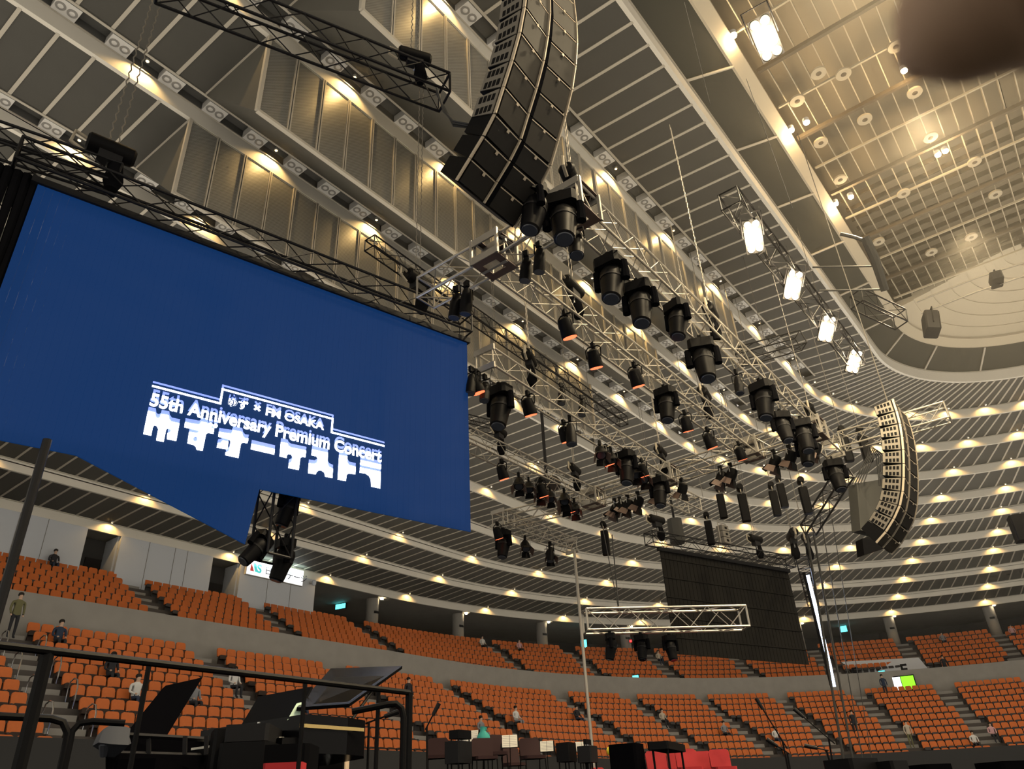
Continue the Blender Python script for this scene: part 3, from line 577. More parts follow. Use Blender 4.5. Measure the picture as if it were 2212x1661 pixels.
# lamps under the cross trusses
cx = 0
for (kd, (px, py), X, rz, sc, lab) in [('s',(1137,575),XN,10,1.0,'left of two slim spot lamps under the near cross truss'),('s',(1166,555),XN,-10,1.0,'right of two slim spot lamps under the near cross truss'),('s',(986,650),XN,15,1.1,'left of two slim spot lamps just above the big screen corner'),('s',(1008,640),XN,-15,1.1,'right of two slim spot lamps just above the big screen corner'),
  ('f',(1330,1106),XF,20,1.15,'barn-door lamp hanging alone left under the far cross truss'),('f',(1358,1095),XF,15,1.15,'left of a barn-door pair under the far cross truss'),('f',(1380,1088),XF,10,1.15,'right of a barn-door pair under the far cross truss'),('f',(1330,1010),XF,40,1.0,'small barn-door lamp behind the moving head on the third truss'),
  ('f',(1424,1074),XF,0,1.1,'barn-door lamp below the moving head at the third truss end'),('f',(1476,1062),XF,-20,1.1,'barn-door lamp right of the third truss corner'),('f',(1561,1040),XF,15,1.15,'left of two barn-door lamps under the middle far cross truss'),('f',(1582,1030),XF,5,1.15,'right of two barn-door lamps under the middle far cross truss'),('f',(1676,1000),XF,0,1.15,'barn-door lamp left under the right far cross truss'),('f',(1710,990),XF,-10,1.15,'barn-door lamp right under the right far cross truss'),('f',(1763,972),XF,10,1.1,'barn-door lamp below the last moving heads')]:
    P = atx(px, py, X); KN[kd][1].put((X, P.y, TZ-TS/2-0.02 if kd == 'f' else min(TZ-TS/2, P.z+0.3)), (0, 0, math.radians(rz)), lab, KN[kd][0]+'s under the cross trusses', sc)
# movers below other trusses
mover.put(scr(-3.80, 5.72, -0.45), (0.1, 0.6, 0.4), 'left moving head below the big screen', 'moving heads below the big screen', 0.75)
mover.put(scr(-3.42, 5.80, -0.55), (0, -0.15, 1.2), 'right, lower moving head below the big screen', 'moving heads below the big screen', 0.85)
mover.put(scr(-3.45, 6.65, -0.50), (0, 0.1, 0.2), 'upper moving head half hidden behind the bottom edge of the big screen', 'moving heads below the big screen', 0.8)
for n, (px, py) in enumerate(((1315, 1352), (1381, 1350), (1441, 1348))):
    P = athd(px, py, 16.1+0.35*n); mover.put((P.x, P.y, 4.70), (0, 0, 0.6+n), '%s of three dark moving heads under the short level truss' % ('leftmost', 'middle', 'rightmost')[n], 'moving heads under the short level truss', 0.62)
# hoists
def hoist_at(P, rz, lab, sc=1.0): return hoist.put(P, (0, 0, rz), lab, 'chain hoists of the rig', sc)
hoist_at(scr(-7.55, 11.38, 0), TA+0.0, 'chain hoist on the near end of the screen truss', 1.25)
hoist_at(scr(-1.30, 11.30, 0), TA+0.3, 'chain hoist with coiled cable on the right part of the screen truss', 1.15)
hoist_at((-32.15, 9.96, 12.98), TA-0.3, 'chain hoist on the black truss overhead', 0.95)
hoist_at((XN+0.1, YA+0.1, TZ+0.32), 0.3, 'chain hoist beside the bottom of the big speaker array', 1.1)
P = aty(1540, 700, YA); hoist_at((P.x, YA, TZ+0.3), 0.2, 'chain hoist midway along the rightmost long truss', 1.0)
P = aty(1752, 895, YA); hoist_at((P.x, YA, TZ+0.3), 0.2, 'chain hoist near the far end of the rightmost long truss', 1.0)
P = aty(1238, 640, YB); hoist_at((P.x, YB, TZ+0.3), 0.1, 'chain hoist near the front of the second long truss', 1.05)
P = aty(1525, 870, YB); hoist_at((P.x, YB, TZ+0.3), 0.2, 'chain hoist near the far end of the second long truss', 1.0)
P = aty(1145, 800, YC); hoist_at((P.x, YC, TZ+0.3), 0.4, 'chain hoist with loose loops on the third long truss', 1.0)
P = aty(1428, 985, YC+.3); hoist_at((P.x, YC+.3, TZ+0.3), 0.2, 'chain hoist at the far end of the third long truss', 1.0)
P = aty(1078, 960, YD); hoist_at((P.x, YD, TZ+0.3), 0.2, 'chain hoist near the front of the fourth long truss', 1.0)
P = aty(1243, 1045, YD); hoist_at((P.x, YD, TZ+0.3), 0.2, 'chain hoist at the far end of the fourth long truss', 1.0)
hoist_at(S2A+Vector((0.05, 0, 10.66)), TA, 'chain hoist at the left end of the rear screen truss', 1.2)
hoist_at(S2A+S2D*5.6+Vector((0, 0, 10.66)), TA, 'chain hoist right of the middle of the rear screen truss', 1.2)
hoist_at(S3A+Vector((-0.9, -0.1, 10.9)), 0.5, 'left of two chain hoists above the edge-on screen', 1.5)
hoist_at(S3A+Vector((0.6, -0.2, 11.1)), 0.2, 'right of two chain hoists above the edge-on screen', 1.3)
# slim speakers with hoists hanging beyond the grid
for (px, py, D, lab) in [(1303, 1130, 25.5, 'slim hanging speaker right of the lowest silver truss'),(1525, 1110, 27.0, 'slim hanging speaker below the middle of the far cross truss'),(1551, 1052, 26.0, 'slim hanging speaker left of a pair under the far trusses'),(1597, 1050, 26.0, 'slim hanging speaker right of a pair under the far trusses'),(1664, 1045, 29.0, 'front one of two overlapping slim speakers beyond the far cross truss'),(1680, 1030, 30.0, 'rear one of two overlapping slim speakers beyond the far cross truss'),(1728, 1035, 27.0, 'slim hanging speaker left of the dark slanting truss'),(1815, 925, 27.0, 'left of two slim speakers beside the second array'),(1855, 925, 27.0, 'right of two slim speakers beside the second array')]:
    column.put(athd(px, py, D), (0, 0, 0.4), lab, 'slim hanging speakers', 1.15 if px < 1560 else 1.3)
# support pole, steel pole and rear stage cables
tag(MB().tube((-35.17, 13.02, 0), (-35.17, 13.02, 5.75), 0.052, 10).build('support_pole', 'trussblack'), 'thick dark pole under the near end of the big screen', 'pole')
tag(MB().tube((-15.05, 18.5, 0), (-15.05, 18.5, 10.0), 0.055, 10).build('steel_pole', 'alu'), 'pale steel pole below the end of the lowest silver truss', 'pole')

# ================================================================== BIG SCREEN
sb = thing('led_screen', 'big blue LED curtain screen with white Japanese concert lettering', 'screen', scr(-4.1, 6.28))
W0 = -8.36; NS = 72; pitch = -W0/NS
Minv = Matrix.Translation(scr(-4.1, 6.28)).inverted()
def sM(o=0.0): return Minv @ Matrix(((SD.x, 0, SN.x, S0.x+SN.x*o), (SD.y, 0, SN.y, S0.y+SN.y*o), (0, 1, 0, 0), (0, 0, 0, 1)))
def bottom(s):
    if s < -6.94: return 6.24
    if s < -4.29: return 6.27 - 0.92*(s+6.94)/2.65
    return 6.29
for i in range(NS):
    a, b = W0+pitch*i+0.0006, W0+pitch*(i+1)-0.0006
    MB().prism([(a, bottom(a)), (b, bottom(b-0.001)), (b, 10.66), (a, 10.66)], -0.03, 0.0, sM()).build('led_strip', 'ledfield', sb)
MB().prism([(W0-0.1, 10.62), (0.06, 10.62), (0.06, 10.74), (W0-0.1, 10.74)], -0.06, 0.05, sM()).build('top_rail', 'charcoal', sb)
bt = thing('cable_drape', 'dark drape of cables at the near edge of the big screen', 'drape', scr(-8.8, 6.3))
Mi = Matrix.Translation(scr(-8.8, 6.3)).inverted()
for i in range(9):
    s = -8.40-0.13*i
    MB().path([Mi @ scr(s, 10.8, -0.1), Mi @ scr(s+0.03*math.sin(i), 9.4, -0.12), Mi @ scr(s-0.02, 7.8, -0.1), Mi @ scr(s+0.02, 6.3, -0.12)], [0.075, 0.06, 0.08, 0.07], 6).build('cable_bundle', 'blacksoft', bt, True)
# lettering shown on the screen (letter plane = screen plane, offset a little to the front)
def stext(body, x0, x1, z, cap, m, o, weight=0.0, parent=sb, nm='lettering'):
    cu = bpy.data.curves.new(nm, 'FONT'); cu.body = body; cu.size = 1.0; cu.extrude = 0.003; cu.offset = weight
    ob = bpy.data.objects.new(nm, cu); COL.objects.link(ob); dg = bpy.context.evaluated_depsgraph_get(); me = bpy.data.meshes.new_from_object(ob.evaluated_get(dg)); bpy.data.objects.remove(ob)
    xs = [v.co.x for v in me.vertices]; ys = [v.co.y for v in me.vertices]
    fx = (x1-x0)/(max(xs)-min(xs)); fy = cap/0.73
    for v in me.vertices: v.co.x = x0 + (v.co.x-min(xs))*fx; v.co.y = z + v.co.y*fy
    me.transform(sM(o)); me.materials.clear(); me.materials.append(MATS[m]); me.name = nm; return link(nm, me, parent)
GL = 0.075                                                            # ghost image of the lettering sits a little higher
for (m, o, dz) in (('ledghost', 0.006, GL), ('ledtext', 0.014, 0.0)):
    nm = 'lettering_ghost' if m == 'ledghost' else 'lettering'
    stext('55th Anniversary Premium Concert', -6.06, -2.00, 7.275+dz, 0.225, m, o, 0.022, nm=nm)
    stext('FM OSAKA', -4.245, -3.176, 7.620+dz, 0.145, m, o, 0.025, nm=nm)
    stext('ゆず', -4.89, -4.56, 7.620+dz, 0.130, m, o, 0.022, nm=nm)
    stext('×', -4.46, -4.34, 7.630+dz, 0.15, m, o, 0.035, nm=nm)
    w = 0.032
    MB().prism([(-6.08, 7.595), (-5.03+w, 7.595), (-5.03+w, 7.865), (-3.04, 7.865), (-3.04, 7.595), (-1.95, 7.595), (-1.95, 7.595+w), (-3.04+w, 7.595+w), (-3.04+w, 7.865+w), (-5.03, 7.865+w), (-5.03, 7.595+w), (-6.08, 7.595+w)], -0.003, 0.003, sM(o) @ Matrix.Translation((0, dz, 0))).build('title_line', m, sb)
# blocky Japanese title, outline by outline in screen metres
GLY = [[(-6.062,7.172),(-5.957,7.174),(-5.94,7.108),(-5.918,7.09),(-5.895,7.09),(-5.872,7.116),(-5.868,7.172),(-5.757,7.18),(-5.742,7.125),(-5.703,7.086),(-5.578,7.088),(-5.576,6.783),(-5.713,6.78),(-5.723,6.879),(-5.686,6.905),(-5.676,6.941),(-5.705,6.965),(-5.745,6.949),(-5.752,6.92),(-5.752,6.724),(-5.861,6.72),(-5.864,6.912),(-5.895,6.958),(-5.932,6.958),(-5.946,6.911),(-5.943,6.779),(-6.057,6.775)],[(-5.5,7.131),(-5.288,7.145),(-5.268,7.173),(-5.259,7.209),(-5.17,7.211),(-5.146,7.155),(-5.119,7.14),(-5.043,7.138),(-5.04,7.049),(-5.129,7.042),(-5.154,7.013),(-5.163,6.719),(-5.254,6.713),(-5.271,6.757),(-5.308,6.781),(-5.408,6.788),(-5.409,6.858),(-5.338,6.877),(-5.338,6.875),(-5.329,6.858),(-5.315,6.847),(-5.297,6.846),(-5.281,6.853),(-5.269,6.868),(-5.263,6.888),(-5.267,6.907),(-5.277,6.923),(-5.293,6.931),(-5.311,6.93),(-5.326,6.919),(-5.336,6.903),(-5.339,6.883),(-5.338,6.883),(-5.41,6.865),(-5.413,6.983),(-5.285,6.997),(-5.264,7.023),(-5.282,7.046),(-5.495,7.042)],[(-5.078,7.2),(-5.079,7.18),(-5.09,7.162),(-5.106,7.153),(-5.123,7.153),(-5.138,7.164),(-5.145,7.181),(-5.144,7.202),(-5.133,7.219),(-5.117,7.229),(-5.1,7.228),(-5.085,7.218)],[(-4.998,7.204),(-4.999,7.183),(-5.01,7.166),(-5.026,7.156),(-5.044,7.157),(-5.058,7.167),(-5.065,7.185),(-5.064,7.205),(-5.053,7.223),(-5.037,7.233),(-5.019,7.232),(-5.005,7.221)],[(-4.963,7.103),(-4.761,7.122),(-4.745,7.195),(-4.6,7.199),(-4.575,7.131),(-4.539,7.1),(-4.475,7.109),(-4.482,7.023),(-4.559,7.015),(-4.587,6.985),(-4.594,6.731),(-4.803,6.73),(-4.809,6.779),(-4.759,6.813),(-4.754,6.96),(-4.765,7.002),(-4.808,7.019),(-4.96,7.017)],[(-4.953,6.903),(-4.906,6.921),(-4.883,6.972),(-4.791,6.973),(-4.787,6.837),(-4.957,6.825)],[(-4.415,6.931),(-4.015,6.931),(-4.015,7.031),(-4.415,7.031)],[(-3.927,7.188),(-3.81,7.192),(-3.789,7.152),(-3.748,7.133),(-3.463,7.141),(-3.468,7.013),(-3.52,7.012),(-3.556,6.98),(-3.563,6.757),(-3.746,6.75),(-3.748,6.836),(-3.703,6.869),(-3.69,6.954),(-3.723,7.004),(-3.768,7.005),(-3.796,6.975),(-3.798,6.922),(-3.92,6.922)],[(-3.357,7.191),(-3.062,7.199),(-3.057,6.992),(-3.023,6.94),(-2.944,6.922),(-2.943,6.745),(-3.078,6.744),(-3.096,6.811),(-3.151,6.839),(-3.203,6.833),(-3.24,6.79),(-3.253,6.746),(-3.391,6.738),(-3.396,6.918),(-3.293,6.93),(-3.249,6.964),(-3.234,7.027),(-3.265,7.079),(-3.365,7.079)],[(-2.846,7.211),(-2.686,7.219),(-2.683,7.11),(-2.645,7.058),(-2.511,7.058),(-2.511,6.912),(-2.634,6.903),(-2.675,6.87),(-2.685,6.748),(-2.841,6.74)],[(-2.423,7.212),(-2.0,7.218),(-2.005,7.128),(-2.428,7.12)],[(-2.425,7.066),(-2.006,7.075),(-2.001,6.751),(-2.183,6.748),(-2.198,6.878),(-2.237,6.943),(-2.315,6.975),(-2.427,6.961)]]
for (m, o, dz) in (('ledghost', 0.005, GL), ('ledtext', 0.015, 0.0)):
    for poly in GLY:
        me = MB().prism([(a, b+dz) for a, b in poly], -0.003, 0.003, sM(o)).mesh('title_glyph', m); bm = bmesh.new(); bm.from_mesh(me); bmesh.ops.triangulate(bm, faces=bm.faces[:], ngon_method='EAR_CLIP'); bm.to_mesh(me); bm.free()
        link('title_glyph' if m == 'ledtext' else 'title_ghost', me, sb)
ld = bpy.data.lights.new('screen_light', 'AREA'); ld.energy = 60; ld.color = (0.35, 0.5, 1.0); ld.shape = 'RECTANGLE'; ld.size = 8.0; ld.size_y = 4.0
lo = bpy.data.objects.new('screen_light', ld); COL.objects.link(lo); lo.parent = sb
lo.location = Minv @ scr(-4.1, 8.4, 0.06); lo.rotation_euler = Matrix((SD, Vector((0, 0, 1)), SN)).transposed().to_euler() 
# rear screen seen from behind: dark LED strips with gaps and a module frame
rs = thing('led_screen', 'dark rear screen seen from behind beyond the short level truss', 'screen', S2A+Vector((0, 0, 6.2)))
L2 = (S2B-S2A).length; n2 = 36; p2 = L2/n2
M2 = Matrix(((S2D.x, 0, S2D.y, 0), (S2D.y, 0, -S2D.x, 0), (0, 1, 0, 0), (0, 0, 0, 1)))
for i in range(n2): MB().prism([(p2*i+0.007, 0), (p2*(i+1)-0.007, 0), (p2*(i+1)-0.007, 3.75), (p2*i+0.007, 3.75)], -0.03, 0.0, M2).build('led_strip', 'ledback', rs)
for j in range(5): MB().prism([(0, 0.55+0.72*j), (L2, 0.55+0.72*j), (L2, 0.60+0.72*j), (0, 0.60+0.72*j)], -0.02, 0.02, M2).build('cross_bar', 'ledback', rs)
MB().prism([(-0.1, 3.72), (L2+0.1, 3.72), (L2+0.1, 3.86), (-0.1, 3.86)], -0.06, 0.06, M2).build('top_rail', 'charcoal', rs)
# third screen, seen edge-on with its lit face just showing
es = thing('led_screen', 'slim screen seen edge-on, its lit face a thin blue-white line', 'screen', S3A+Vector((0, 0, 6.2)))
M3 = Matrix(((S3D.x, 0, S3D.y, 0), (S3D.y, 0, -S3D.x, 0), (0, 1, 0, 0), (0, 0, 0, 1)))
MB().prism([(0, -0.7), (7.2, 0), (7.2, 3.9), (0, 3.9)], -0.12, 0.0, M3).build('frame', 'black', es)
MB().prism([(0.02, 0.02), (7.18, 0.02), (7.18, 3.75), (0.02, 3.75)], 0.0, 0.14, M3).build('led_face', 'ledbar', es)

# ================================================================== SPEAKER ARRAYS
def cab_meshes(h, tag_):
    Wc, Dp = 1.338, 0.46; q = {}
    q['body'] = MB().prism([(0, 0), (0.02, 0), (Dp, 0.05), (Dp, h-0.05), (0.02, h), (0, h)], 0.012, Wc-0.012, Matrix(((0, 0, 1, 0), (1, 0, 0, 0), (0, 1, 0, 0), (0, 0, 0, 1)))).mesh('body', 'black')
    q['side_plate'] = MB().prism([(0.03, 0.015), (Dp-0.01, 0.06), (Dp-0.01, h-0.06), (0.03, h-0.015)], 0.0, 0.014, Matrix(((0, 0, 1, 0), (1, 0, 0, 0), (0, 1, 0, 0), (0, 0, 0, 1)))).mesh('side_plate', 'speakerside')
    q['side_slot'] = MB().box((-0.001, 0, 0), (0.008, 0.058, 0.11 if h > 0.4 else 0.09)).mesh('side_slot', 'black')
    q['grille'] = MB().prism([(0.05, -0.055), (0.60, -0.005), (0.60, 0.02), (0.05, 0.02)], 0.025, h-0.03).mesh('grille', 'grille')
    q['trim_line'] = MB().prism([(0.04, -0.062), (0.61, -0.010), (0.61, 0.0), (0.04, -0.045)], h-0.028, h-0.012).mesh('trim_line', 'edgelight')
    q['centre_strip'] = MB().box((0.675, -0.004, h/2), (0.10, 0.03, h-0.02)).mesh('centre_strip', 'blacksoft')
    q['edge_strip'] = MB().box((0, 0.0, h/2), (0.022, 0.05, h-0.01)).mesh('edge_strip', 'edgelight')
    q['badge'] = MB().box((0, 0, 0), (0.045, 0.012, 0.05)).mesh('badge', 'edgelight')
    return q
CABS = {}
def line_array(label, x, joints, frac=3):
    t = thing('speaker_array', label, 'speaker', (x, joints[0][0], joints[0][1]))
    for i in range(len(joints)-1):
        (y0, z0), (y1, z1) = joints[i], joints[i+1]; h = math.hypot(y1-y0, z1-z0); kh = round(h, 2)
        if kh not in CABS: CABS[kh] = cab_meshes(kh, i)
        q = CABS[kh]; ang = math.atan2(-(y1-y0), z1-z0)
        c = bpy.data.objects.new('cabinet', q['body']); COL.objects.link(c); c.parent = t
        c.location = (0, y0-joints[0][0], z0-joints[0][1]); c.rotation_euler = (ang, 0, 0)
        link('grille', q['grille'], c)
        g = link('grille', q['grille'], c); g.scale = (-1, 1, 1); g.location = (1.338, 0, 0)
        link('trim_line', q['trim_line'], c); g = link('trim_line', q['trim_line'], c); g.scale = (-1, 1, 1); g.location = (1.338, 0, 0)
        link('centre_strip', q['centre_strip'], c)
        link('edge_strip', q['edge_strip'], c, (0.62, -0.015, 0)); link('edge_strip', q['edge_strip'], c, (1.325, -0.05, 0)); link('edge_strip', q['edge_strip'], c, (0.012, -0.03, 0))
        for s in (0.34, 1.0): link('badge', q['badge'], c, (s, -0.05, kh-0.055))
        if i >= frac:
            link('side_plate', q['side_plate'], c)
            for r in (0.27, 0.70):
                for k in range(4): link('side_slot', q['side_slot'], c, (0, 0.105+0.085*k, kh*r))
    return t
J1 = [(8.741, 9.323), (8.48, 9.58), (8.223, 9.837), (8.006, 10.116), (7.83, 10.53), (7.65, 10.95), (7.48, 11.42), (7.36, 11.90), (7.28, 12.38), (7.245, 12.86), (7.235, 13.35), (7.235, 13.84), (7.25, 14.33), (7.27, 14.82)]
la1 = line_array('big black speaker array curving down at the top centre', -32.46, J1)
MB().path([Vector((0.6, 0.25, 5.4)), Vector((0.6, 0.25, 11))], 0.02, 6).build('suspension_chain', 'chain', la1)
J2 = [(7.55, 6.95), (7.26, 7.16), (7.00, 7.42), (6.78, 7.70), (6.62, 8.02), (6.50, 8.36), (6.40, 8.70), (6.31, 9.05), (6.24, 9.40), (6.19, 9.75), (6.17, 10.10), (6.17, 10.45)]
la2 = line_array('hazy second speaker array hanging at the right', -18.4, J2, 1)
MB().tube(Vector((0.6, -1.2, 3.6)), Vector((0.6, -1.2, 14)), 0.015, 5).build('suspension_chain', 'chain', la2)
# grey cloth-covered amplifier frame and cables beside the second array
af = thing('covered_rack', 'grey covered frame with looped cables left of the second array', 'rack', athd(1862, 1150, 24.5))
quadprism('cover', [athd(1840, 1150, 24.5)-af.location, athd(1900, 1165, 25.3)-af.location, athd(1895, 1040, 25.3)-af.location, athd(1832, 1050, 24.5)-af.location], 0.35, 'coverdark', af)
quadprism('lower_cover', [athd(1852, 1205, 24.6)-af.location, athd(1925, 1180, 25.2)-af.location, athd(1915, 1150, 25.2)-af.location, athd(1848, 1170, 24.6)-af.location], 0.4, 'black', af)
for k in range(5):
    MB().path([athd(1838+7*k, 1050-2*k, 24.3)-af.location, athd(1874+3*k, 985, 24.3)-af.location, athd(1878+4*k, 960+3*k, 24.3)-af.location, athd(1893+5*k, 985, 24.4)-af.location, athd(1900+2*k, 1050, 24.4)-af.location], 0.018, 5).build('cable_loop', 'cable', af, True)
# lamp banks of eight lamps
lens8 = MB().lathe([(0.062, -0.03), (0.07, 0.0), (0.07, 0.02)], 14, Matrix.Rotation(PI/2, 4, 'X')).mesh('lamp', 'whitehot')
can8 = MB().lathe([(0.09, -0.005), (0.095, 0.0), (0.095, 0.06)], 14, Matrix.Rotation(-PI/2, 4, 'X')).mesh('lamp_can', 'chrome', True)
def bank(P, aim, roll, lab, en):
    yv = -aim.normalized(); xv = yv.cross(Vector((0, 0, 1))).normalized(); zv = xv.cross(yv); R3 = Matrix((xv, yv, zv)).transposed() @ Matrix.Rotation(roll, 3, 'Y')
    t = thing('lamp_bank', lab, 'light', P, R3.to_euler(), 'eight-lamp banks')
    t.scale = (0.70, 0.70, 0.70)
    MB().box((0, 0.10, 0), (0.44, 0.10, 0.84)).build('frame', 'black', t)
    MB().path([(-0.26, 0.08, 0.0), (-0.26, 0.08, 0.62), (0.26, 0.08, 0.62), (0.26, 0.08, 0.0)], 0.02, 6).build('yoke', 'black', t)
    for i in range(2):
        for j in range(4): c = link('lamp_can', can8, t, (-0.105+0.21*i, 0.03, -0.315+0.21*j)); link('lamp', lens8, c, (0, -0.0, 0))
    ld = bpy.data.lights.new('lamp_bank_light', 'SPOT'); ld.energy = en; ld.color = (1.0, 0.78, 0.46); ld.spot_size = math.radians(140); ld.spot_blend = 0.9; ld.shadow_soft_size = 0.25
    lo = bpy.data.objects.new('lamp_bank_light', ld); COL.objects.link(lo); lo.parent = t; lo.location = (0, -0.25, 0); lo.rotation_euler = (PI/2, 0, 0)
for n, (px, py, D, rl) in enumerate([(1655, 82, 12.0, -0.15), (1628, 511, 14.3, 0.05), (1715, 616, 16.0, 0.30), (1788, 710, 18.0, 0.32), (1847, 780, 20.0, 0.35)]):
    P = atd(px, py, D); d = CAM-P
    bank(P, d+Vector((0, (-1.0, -1.0, -4.5, -7.0, -11.0)[n], 0)), rl, ('bright eight-lamp bank high at the top right', 'nearest of four bright lamp banks in a receding row', 'second of four bright lamp banks in a receding row', 'third of four bright lamp banks in a receding row', 'farthest and smallest of four bright lamp banks in a receding row')[n], 1100)
truss('hazy truss behind the receding row of lamp banks', (-27.9, 6.35, 10.75), (-20.5, 6.35, 10.75), 0.35, 'trussblack', 0.4, 0.02, 0.01)
# pipes, box speaker and fixtures in front of the dome
tag(MB().path([athd(1980, 652, 30), athd(2110, 600, 30), athd(2230, 562, 30)], 0.035, 8).build('rigging_pipe', 'alu'), 'upper of two long pipes crossing in front of the domed end', 'pipe')
tag(MB().path([athd(1990, 676, 30), athd(2110, 630, 30), athd(2230, 590, 30)], 0.035, 8).build('rigging_pipe', 'alu'), 'lower of two long pipes crossing in front of the domed end', 'pipe')
bs = thing('box_speaker', 'dark box speaker hanging from pipes below the domed end', 'speaker', athd(2011, 700, 29.5), (0.25, 0.2, 0.5))
MB().cbox((0, 0, 0), (0.62, 0.5, 0.95), 0.05).build('cabinet', 'charcoal', bs); MB().box((0, -0.255, 0), (0.56, 0.02, 0.88)).build('grille', 'grille', bs); MB().path([(-0.36, 0, -0.2), (-0.36, 0, 0.6), (0.36, 0, 0.6), (0.36, 0, -0.2)], 0.025, 6).build('bracket', 'black', bs)
pj = thing('pipe_projector', 'dark equipment case between the two pipes at the right edge', 'projector', athd(2152, 604, 29.8), 0.2); MB().cbox((0, 0, 0), (0.75, 0.4, 0.32), 0.04).build('case', 'charcoal', pj); MB().box((0, 0, 0.22), (0.6, 0.05, 0.12)).build('bracket', 'black', pj)
eb = thing('box_speaker', 'dark speaker at the right edge against the lit rings', 'speaker', athd(2203, 1142, 40), 0.3); MB().cbox((0, 0, 0), (0.7, 0.6, 1.15), 0.05).build('cabinet', 'black', eb); MB().box((0, -0.31, 0), (0.6, 0.02, 1.05)).build('grille', 'grille', eb)
# vertical cable runs on the right
for n, (px0, py0, px1, py1, D, r, lab) in enumerate([(1742, 1150, 1822, 1640, 34, 0.05, 'leftmost of the thick cables dropping right of the edge-on screen'), (1757, 1150, 1842, 1640, 34, 0.045, 'second of the thick cables dropping right of the edge-on screen'), (1775, 1130, 1865, 1650, 34, 0.02, 'third, thinner cable dropping right of the edge-on screen'), (1797, 1120, 1885, 1650, 34, 0.015, 'rightmost thin cable dropping right of the edge-on screen'), (1322, 1155, 1338, 1330, 22, 0.02, 'dark rope going down to the short level truss'), (1300, 1130, 1335, 1310, 24, 0.015, 'slack dark rope left of the short level truss'), (1478, 5, 1534, 225, 10, 0.005, 'thin wire hanging at the top right of the roof'), (1612, 170, 1712, 450, 10.5, 0.005, 'thin wire crossing the dark windows of the roof well')]):
    tag(MB().path([athd(px0, py0, D), athd((px0+px1)/2, (py0+py1)/2, D), athd(px1, py1, D)], r, 6).build('hanging_cable', 'cable'), lab, 'cable')
hc = thing('hanging_cable', 'bundle of cables drooping from the black overhead truss to the array', 'cable', atd(945, 200, 13.5))
for k in range(3): MB().path([atd(943, 190+6*k, 12.6)-hc.location, atd(958+3*k, 240, 12.3)-hc.location, atd(980, 262+5*k, 12.0)-hc.location, atd(1012, 268+4*k, 11.9)-hc.location], 0.016, 5).build('strand', 'cable', hc, True)
vt = thing('cable_mast', 'dark slanting cable mast in front of the roof well', 'mast', atd(1890, 575, 26))
MB().path([atd(1868, 512, 26)-vt.location, atd(1890, 560, 26)-vt.location, atd(1912, 628, 26)-vt.location], [0.13, 0.14, 0.12], 8).build('bundle', 'cable', vt, True)
MB().path([atd(1815, 505, 26)-vt.location, atd(1845, 512, 26)-vt.location, atd(1868, 520, 26)-vt.location], 0.06, 6).build('arm', 'cable', vt, True)
MB().path([atd(1755, 577, 26)-vt.location, atd(1890, 575, 26)-vt.location], 0.03, 6).build('strut', 'cable', vt); MB().path([atd(1770, 628, 26)-vt.location, atd(1905, 625, 26)-vt.location], 0.03, 6).build('strut', 'cable', vt)

# odds and ends of the rig
t = thing('hanging_dome', 'dark dish on a hanging pole above the fourth long truss', 'speaker', athd(1181, 1040, 30)); MB().lathe([(0.10, -0.30), (0.55, -0.28), (0.62, -0.05), (0.50, 0.10), (0.08, 0.16)], 18).build('dish', 'charcoal', t, True); MB().tube((0, 0, 0.1), (0, 0, 4.0), 0.07, 8).build('pole', 'charcoal', t)
t = thing('box_speaker', 'grey rounded speaker behind the left end of the rear screen truss', 'speaker', athd(1460, 1148, 32), 0.5); MB().cbox((0, 0, 0), (0.75, 0.6, 1.0), 0.16).build('cabinet', 'coverdark', t); MB().tube((0, 0, 0.5), (0, 0, 3.5), 0.05, 8).build('pole', 'charcoal', t)
t = thing('amplifier_rack', 'pale rack of three modules on the rear screen truss', 'rack', S2A+S2D*3.7+Vector((0, 0, 10.62)), TA)
for k in range(3): q = MB().box((0, 0, 0.18+0.26*k), (0.42, 0.3, 0.23)).build('module', 'speakerside', t); MB().box((0.02, -0.16, 0.18+0.26*k), (0.12, 0.02, 0.08)).build('socket_panel', 'black', q)
MB().path([(-0.26, 0, 0), (-0.26, 0, 0.95), (0.26, 0, 0.95), (0.26, 0, 0)], 0.02, 6).build('frame', 'alu', t)

# ================================================================== SEATS
AX = [-26.6, -18.4, -10.2, -2.0]; AA = [3.9+DA*k for k in range(1, 11)]
def project(P):
    d = P-CAM; z = d.dot(_f)
    if z < 0.2: return None
    return IW/2+FPX*d.dot(_r)/z, IH/2-FPX*d.dot(_u)/z, z
def seat_parts():
    Rt = Matrix.Rotation(math.radians(-12), 3, 'X'); q = {}
    q['backrest'] = MB().prism([(-0.225, 0), (0.225, 0), (0.235, 0.28), (0.21, 0.38), (0.15, 0.41), (-0.15, 0.41), (-0.21, 0.38), (-0.235, 0.28)], -0.035, 0.035, Matrix.Translation((0, 0.14, 0.44)) @ Matrix.Rotation(PI/2-math.radians(12), 4, 'X'))
    q['seat_pan'] = MB().prism([(-0.20, 0), (0.20, 0), (0.20, 0.16), (0.15, 0.19), (-0.15, 0.19), (-0.20, 0.16)], -0.05, 0.05, Matrix.Translation((0, -0.02, 0.30)) @ Matrix.Rotation(PI/2-math.radians(8), 4, 'X'))
    q['armrest'] = MB().box((0.255, 0.0, 0.44), (0.05, 0.34, 0.05)); q['pedestal'] = MB().box((0.0, 0.12, 0.20), (0.36, 0.06, 0.42))
    return q
SP = seat_parts(); SM = {'backrest': 'seat', 'seat_pan': 'seatshell', 'armrest': 'seatdark', 'pedestal': 'seatshell'}
ME = {k: SP[k].mesh(k, SM[k]) for k in SP}
slots = []
